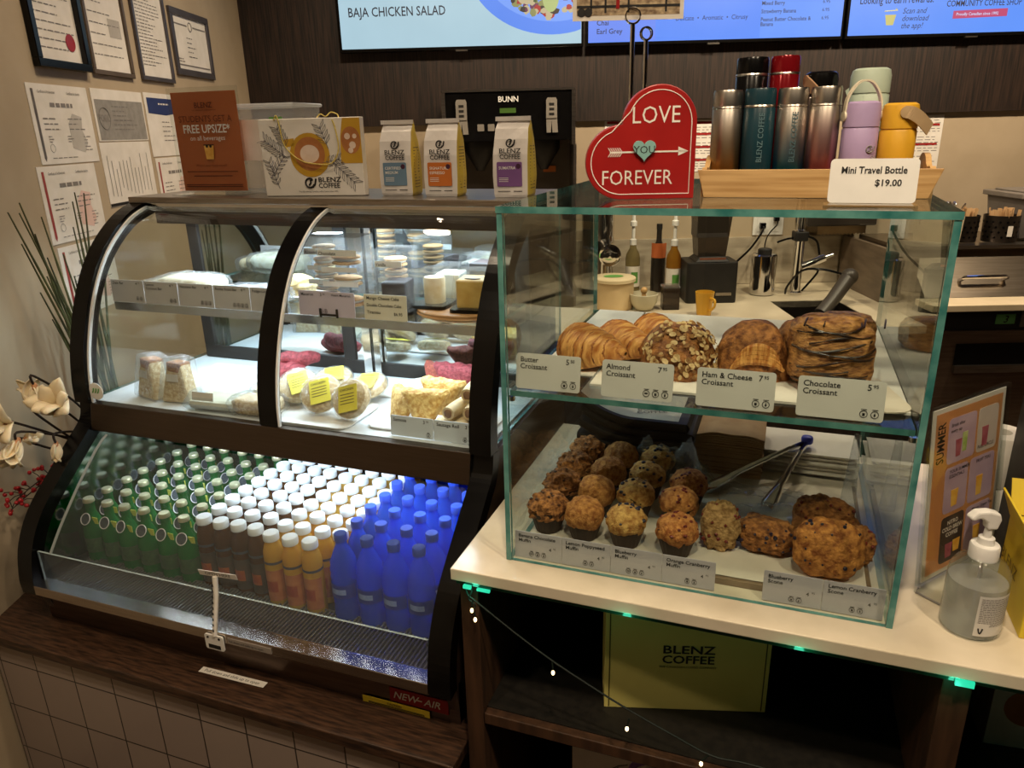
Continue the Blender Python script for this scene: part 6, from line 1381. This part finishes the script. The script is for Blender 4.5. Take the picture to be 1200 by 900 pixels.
# ================================================================== LEFT WALL
LW = Matrix(((0, 0, 1, 0), (1, 0, 0, 0), (0, 1, 0, 0), (0, 0, 0, 1)))     # drawing x -> +b, y -> z, facing +a
def lines(b, M, x0, x1, y0, y1, n, seed, th=.003, ragged=True, z=.0006):
    rr = random.Random(seed)
    for k in range(n):
        y = y1-(y1-y0)*(k+.5)/n; x = x0; e = x1 if not ragged else x0+(x1-x0)*rr.uniform(.45, 1)
        while x < e: d = rr.uniform(.01, .035); b.rect(x, min(x+d, e), y, y+th, z, M=M); x += d+.006
def wall_paper(name, label, cat, b0, b1, z0, z1, frame=None, art=None, seed=0, group='papers on the left wall', a=-1.4495):
    s = rthing(name, label, cat, a, (b0+b1)/2, z0, 0, group); w_ = b1-b0; h = z1-z0; M = T(.001, 0, 0) @ LW
    if frame:
        fm, fw, dp = frame; b = MB()
        for q in ((-w_/2, w_/2, 0, fw), (-w_/2, w_/2, h-fw, h), (-w_/2, -w_/2+fw, fw, h-fw), (w_/2-fw, w_/2, fw, h-fw)): b.box(0, dp, q[0], q[1], q[2], q[3])
        b.build('frame', fm, s, bevel=.002); b = MB(); b.box(.0005, .003, -w_/2+fw, w_/2-fw, fw, h-fw); b.build('document', M_paper, s); ins = fw
        M = T(.0034, 0, 0) @ LW
    else:
        b = MB(); b.box(0, .0016, -w_/2, w_/2, 0, h); b.build('sheet', M_paper, s); ins = 0; M = T(.002, 0, 0) @ LW
    art(s, M, w_, h, ins, seed); return s
def art_cert(ribbon, stain):
    def f(s, M, w_, h, ins, seed):
        b = MB(); b.rect(-w_/2+.018, -w_/2+.030, .02, h-.015, .0003, M=M); b.prism([(-w_/2+.018, .02), (-w_/2+.024, .008), (-w_/2+.030, .02)], 0, .0004, M=M); b.build('ribbon', ribbon, s)
        b = MB(); b.prism([(.02, .045), (.085, .03), (.11, .06), (.09, .10), (.10, .14), (.05, .15), (.02, .12)], 0, .0002, M=M); b.build('leaf_stain', stain, s)
        b = MB(); b.text('Certificate of Achievement', .0115, -w_/2+.05, h-.026, .0006, M=M, sx=.7, bold=.01); b.text('Certificat de réussite', .0115, w_/2-.12, h-.026, .0006, M=M, sx=.75, bold=.01)
        lines(b, M, -.06, .06, h*.68, h*.76, 1, seed, .012, False)
        lines(b, M, -w_/2+.05, -.01, h*.40, h*.60, 3, seed+1); lines(b, M, .02, w_/2-.03, h*.40, h*.60, 3, seed+2)
        lines(b, M, -w_/2+.06, -w_/2+.09, h*.26, h*.36, 3, seed+3, .0022); lines(b, M, 0, .04, h*.26, h*.36, 3, seed+4, .0022); lines(b, M, w_/2-.07, w_/2-.03, h*.14, h*.36, 5, seed+5, .0022)
        b.tube([(-w_/2+.07+.012*math.cos(2*PI*i/16), h*.2+.012*math.sin(2*PI*i/16), .0006) for i in range(16)], .0005, 4, M=M, closed=True); lines(b, M, -w_/2+.06, w_/2-.05, h*.05, h*.09, 1, seed+6, .002)
        b.build('small_print', M_grey, s)
    return f
def art_lines(n, th=.0028, title=True, seal=False, box=None, colour=None):
    def f(s, M, w_, h, ins, seed):
        b = MB()
        if title: lines(b, M, -.04, .05, h*.74, h*.84, 2, seed, .008, False)
        lines(b, M, -w_/2+ins+.02, w_/2-ins-.02, h*.12, h*.70, n, seed+1, th); b.build('small_print', M_grey, s)
        if seal: b = MB(); b.lathe([(.026, 0), (.026, .001), (0, .0012)], 24, M=M @ T(w_/2-ins-.05, ins+.06, .0004)); b.build('red_seal', MATS['red_paint'], s)
        if box:
            b = MB(); x0, x1, y0, y1 = box; b.rect(x0, x1, y0, y1, .0003, M=M); b.build('shaded_box', colour, s)
    return f
M_frb = M_black; M_frg = mat('pewter_frame', (92, 88, 92), (104, 100, 104), 9, .35, .5); M_frbr = mat('walnut_frame', (84, 70, 58), (96, 82, 68), 9, .45)
M_navy = mat('navy_band', (44, 58, 106), (52, 66, 116), 9, .5); M_shade = mat('grey_scan', (140, 136, 130), (154, 150, 144), 40, .7)
wall_paper('framed_certificate', 'black framed certificate with a dark red seal, first on the left wall', 'framed certificate', 2.372, 2.662, 1.975, 2.36, (M_frb, .024, .022), art_lines(9, .003, seal=True), 1, 'framed documents on the left wall')
wall_paper('framed_certificate', 'brown framed document, second along the top row of the left wall', 'framed certificate', 2.69, 2.97, 1.975, 2.38, (M_frbr, .016, .012), art_lines(7, .003, box=(.02, .10, .13, .19), colour=mat('pale_shade', (176, 170, 162), (186, 180, 172), 20, .7)), 2, 'framed documents on the left wall')
wall_paper('framed_certificate', 'grey framed dense document, third along the top row of the left wall', 'framed certificate', 3.033, 3.312, 1.977, 2.40, (M_frg, .016, .012), art_lines(20, .003, False), 3, 'framed documents on the left wall')
def art_land(s, M, w_, h, ins, seed):
    b = MB(); b.rect(-w_/2+.035, -.03, h-.062, h-.056, .0005, M=M); b.rect(.03, w_/2-.035, h-.062, h-.056, .0005, M=M); b.rect(-w_/2+.035, w_/2-.035, .040, .046, .0005, M=M); lines(b, M, -.05, .05, .07, h-.10, 5, 4, .004); lines(b, M, -w_/2+.04, -w_/2+.1, .05, .07, 2, 5, .004)
    b.tube([(.018*math.cos(2*PI*i/16), h-.06+.018*math.sin(2*PI*i/16), .0006) for i in range(16)], .002, 4, M=M, closed=True); b.build('small_print', M_grey, s)
wall_paper('framed_certificate', 'grey framed landscape certificate nearest the corner on the left wall', 'framed certificate', 3.355, 3.753, 2.017, 2.28, (M_frg, .026, .012), art_land, 4, 'framed documents on the left wall')
M_pink = mat('pale_red_print', (224, 190, 180), (232, 200, 190), 20, .7); M_rib = mat('ribbon_red', (150, 60, 60), (166, 76, 72), 20, .6); M_ribg = mat('ribbon_grey', (96, 90, 88), (110, 104, 100), 30, .6); M_lg = mat('pale_grey_print', (186, 180, 172), (196, 190, 182), 20, .7)
wall_paper('certificate', 'unframed certificate with a dark grey ribbon, top left of the loose papers', 'certificate', 2.308, 2.628, 1.694, 1.927, None, art_cert(M_ribg, M_lg), 10)
wall_paper('certificate', 'unframed certificate with a red ribbon below the grey-ribboned one', 'certificate', 2.273, 2.588, 1.457, 1.689, None, art_cert(M_rib, M_pink), 20, a=-1.4496)
wall_paper('certificate', 'certificate partly hidden behind the bamboo, lowest on the left wall', 'certificate', 2.29, 2.60, 1.215, 1.445, None, art_cert(M_rib, M_pink), 30)
def art_food(s, M, w_, h, ins, seed):
    b = MB(); b.rect(-w_/2+.012, w_/2-.008, .004, h-.035, .0002, M=M); b.build('grey_scan', M_shade, s)
    b = MB(); b.text('FOOD', .034, -w_/2+.022, .065, .0008, M=M, bold=.018, sx=.8); b.tube([(-w_/2+.06+.036*math.cos(2*PI*i/20), .075+.036*math.sin(2*PI*i/20), .0008) for i in range(20)], .0012, 4, M=M, closed=True); lines(b, M, -.06, .12, .03, h-.05, 6, 7, .004); b.build('small_print', M_grey, s)
wall_paper('food_permit', 'paper with a grey scanned food permit in the middle of the left wall', 'certificate', 2.652, 3.006, 1.757, 1.929, None, art_food, 5)
def art_vert(s, M, w_, h, ins, seed):
    b = MB(); rr = random.Random(8)
    for k in range(12):
        x = -w_/2+.03+.026*k; y0 = .03+rr.uniform(0, .03); b.rect(x, x+.003, y0, y0+rr.uniform(.08, .14), .0005, M=M)
    b.build('small_print', M_grey, s); b = MB(); b.rect(-w_/2+.0, w_/2-.05, .002, .012, .0005, M=M); b.build('dark_footer', M_ink, s)
wall_paper('notice_sheet', 'white sheet with sideways lines of print below the food permit', 'notice', 2.645, 3.0, 1.535, 1.753, None, art_vert, 6)
def art_navy(s, M, w_, h, ins, seed):
    b = MB(); b.prism([(-w_/2+.02, h-.075), (0, h-.082), (w_/2-.02, h-.066), (w_/2-.02, h-.018), (-w_/2+.02, h-.018)], 0, .0003, M=M); b.build('navy_band', M_navy, s)
    b = MB(); lines(b, M, -.05, .06, .05, h-.10, 5, 3, .003); b.rect(w_/2-.06, w_/2-.035, .03, .05, .0005, M=M); b.build('small_print', M_grey, s); b = MB(); lines(b, M, -.06, .03, h-.05, h-.035, 1, 4, .006, False, .0008); b.build('white_print', M_paper, s)
wall_paper('certificate', 'certificate with a navy blue heading band beside the orange sign', 'certificate', 3.022, 3.36, 1.694, 1.932, None, art_navy, 7)
wall_paper('certificate', 'certificate with a thin red ribbon, below the navy-headed one', 'certificate', 3.032, 3.34, 1.46, 1.688, None, art_cert(M_rib, M_pink), 40)
# ================================================================== PLANTS BETWEEN FRIDGE AND WALL
s = thing('floor_vase', 'dark vase wedged between the fridge side and the left wall', 'vase', (-1.895, 1.56, .5455))
b = MB(); b.lathe([(.05, 0), (.062, .01), (.075, .14), (.06, .25), (.052, .27), (.048, .27), (.05, .25), (0, .24)], 24); b.build('vase_body', M_mblack, s)
V = Vector((-1.895, 1.56, .80))
def stick(label, top, bend, r, seed):
    rr = random.Random(seed); p0 = V+Vector((rr.uniform(-.03, .03), rr.uniform(-.03, .03), 0)); t = Vector(top); mid = (p0+t)/2+Vector(bend); pts = [Vector(p) for p in spline([tuple(p0), tuple(p0*.7+mid*.3+Vector(bend)*.3), tuple(mid), tuple(t)], 8)]
    b = MB(); n = len(pts); b.tube(pts, [r*(1-.75*i/(n-1))*(1.25 if i % 5 == 0 else 1) for i in range(n)], 7); o = b.build('bamboo_stick', mat('dry_bamboo', (44, 46, 24), (84, 86, 46), 40, .5, stretch=(1, 1, .3)), None); tag(o, label, 'bamboo stick', 'bamboo sticks by the left wall')
tops = [(12, 245), (26, 238), (19, 246), (42, 255), (22, 270), (50, 300), (78, 226), (84, 228), (72, 236), (95, 280), (60, 330), (33, 300)]
TP = [(-1.37, 1.99, 1.585), (-1.37, 2.045, 1.605), (-1.36, 2.02, 1.58), (-1.36, 2.11, 1.56), (-1.35, 2.05, 1.52), (-1.34, 2.14, 1.45), (-1.34, 2.26, 1.615), (-1.33, 2.29, 1.61), (-1.34, 2.24, 1.59), (-1.32, 2.33, 1.49), (-1.34, 2.17, 1.38), (-1.35, 2.08, 1.45), (-1.36, 2.0, 1.50), (-1.35, 2.06, 1.40), (-1.36, 2.03, 1.36), (-1.34, 2.10, 1.30), (-1.35, 2.04, 1.28), (-1.33, 2.20, 1.52)]
for k, q in enumerate(TP):
    t = rm(*q); stick('thin bamboo stick behind the fridge frame, %s of the %s ones' % (ORD[k % 10], 'taller' if k < 10 else 'shorter'), t, (0, 0, .05), .0075, k)
M_petal = mat('magnolia_petal', (214, 196, 160), (236, 222, 192), 14, .55, sub=.2); M_pheart = mat('petal_heart', (190, 130, 90), (206, 150, 104), 20, .6); M_twig = mat('dark_twig', (36, 26, 20), (54, 40, 30), 20, .7)
def petal(b, L, W, cup, M, curl=.3, mi=0):
    def fn(u, v):
        t = v; w_ = W*math.sin(PI*min(1, .08+t*.92))**.7*(1-.15*t); x = (u-.5)*w_; z = L*t
        return (x, -cup*math.sin(PI*t*.8)+abs(u-.5)**2*W*1.1*(-1 if cup > 0 else 1)*.0-curl*L*max(0, t-.6)**2+cup*2.2*(u-.5)**2, z)
    b.grid(fn, 7, 9, mi, M); return b
def flower(label, loc, aim, size, n, openn, seed):
    rr = random.Random(seed); s = thing('magnolia_flower', label, 'flower', loc, 0, 'cream magnolias by the fridge')
    base = Vector(aim).to_track_quat('Z', 'Y').to_matrix().to_4x4()
    for k in range(n):
        b = MB(); op = openn*(1 if k % 2 else .65)+rr.uniform(-.1, .1)
        petal(b, size*rr.uniform(.85, 1.05), size*.62, -size*.16, base @ Matrix.Rotation(2*PI*k/n+rr.uniform(-.15, .15), 4, 'Z') @ Matrix.Rotation(op, 4, 'X'), .25); o = b.build('petal', M_petal, s); so = o.modifiers.new('thick', 'SOLIDIFY'); so.thickness = .0012
    b = MB(); b.blob((0, 0, 0), (size*.12, size*.12, size*.2), 10, 8, 0, 1, 0, base); b.build('calyx', M_pheart, s)
    st = V+Vector((rr.uniform(-.02, .02), rr.uniform(-.02, .02), 0)); b = MB(); lc = Vector(loc); a_ = (st-lc); mid = a_*.5-Vector(aim)*.06+Vector((rr.uniform(-.02, .02), 0, .0)); b.tube(spline([(0, 0, 0), tuple(-Vector(aim).normalized()*.03), tuple(mid), tuple(a_)], 6), .0032, 6); b.build('stem', M_twig, s)
flower('large open magnolia flower touching the black fridge frame', (-1.765, 1.30, 1.095), (.35, -.55, .45), .098, 7, .75, 1)
flower('upright pale magnolia bud above the others', (-1.84, 1.30, 1.145), (-.05, -.1, -1), .06, 4, .22, 2)
flower('magnolia flower cut by the left picture edge', (-1.80, 1.18, 1.09), (.2, -.6, .2), .085, 7, .8, 3)
flower('drooping magnolia flower below the one at the picture edge', (-1.775, 1.173, 1.045), (.1, -.5, -.5), .075, 6, .6, 4)
flower('small narrow magnolia bud pointing right under the large flower', (-1.835, 1.24, 1.02), (.9, -.2, .25), .06, 4, .25, 5)
flower('magnolia flower facing away behind the others', (-1.845, 1.29, 1.10), (-.3, .2, .5), .075, 6, .6, 6)
flower('small beige magnolia bud against the black frame lower down', (-1.77, 1.27, 1.0), (.15, -.3, -.8), .05, 4, .3, 7)
def berry_branch(label, tip, seed):
    rr = random.Random(seed); s = thing('berry_branch', label, 'berry branch', tuple(V), 0, 'red berry branches by the fridge'); t = Vector(tip)-V
    pts = [Vector(p) for p in spline([(0, 0, 0), tuple(t*.35+Vector((0, 0, .05))), tuple(t*.7+Vector((0, 0, .04))), tuple(t)], 7)]
    b = MB(); b.tube(pts, [.003*(1-.6*i/len(pts)) for i in range(len(pts))], 6)
    ends = []
    for k in range(12):
        p = pts[int(len(pts)*(.5+.045*k))-1] if int(len(pts)*(.5+.045*k)) <= len(pts) else pts[-1]; e = p+Vector((rr.uniform(-.04, .04), rr.uniform(-.05, .02), rr.uniform(-.03, .04))); b.tube([p, (p+e)/2+Vector((0, 0, .006)), e], .0013, 5); ends.append(e)
    b.build('twigs', M_twig, s)
    b = MB()
    for e in ends:
        for q in range(3): b.blob(e+Vector((rr.uniform(-.008, .008), rr.uniform(-.008, .008), rr.uniform(-.008, .008))), .0055, 8, 6)
    b.build('berries', mat('berry_red', (150, 20, 30), (176, 36, 44), 30, .35), s)
berry_branch('red berry branch spreading at the picture edge below the magnolias', (-1.875, 1.20, .855), 1)
berry_branch('red berry branch reaching down beside the fridge frame', (-1.84, 1.21, .84), 2)
berry_branch('red berry branch lowest against the wall', (-1.90, 1.19, .82), 3)
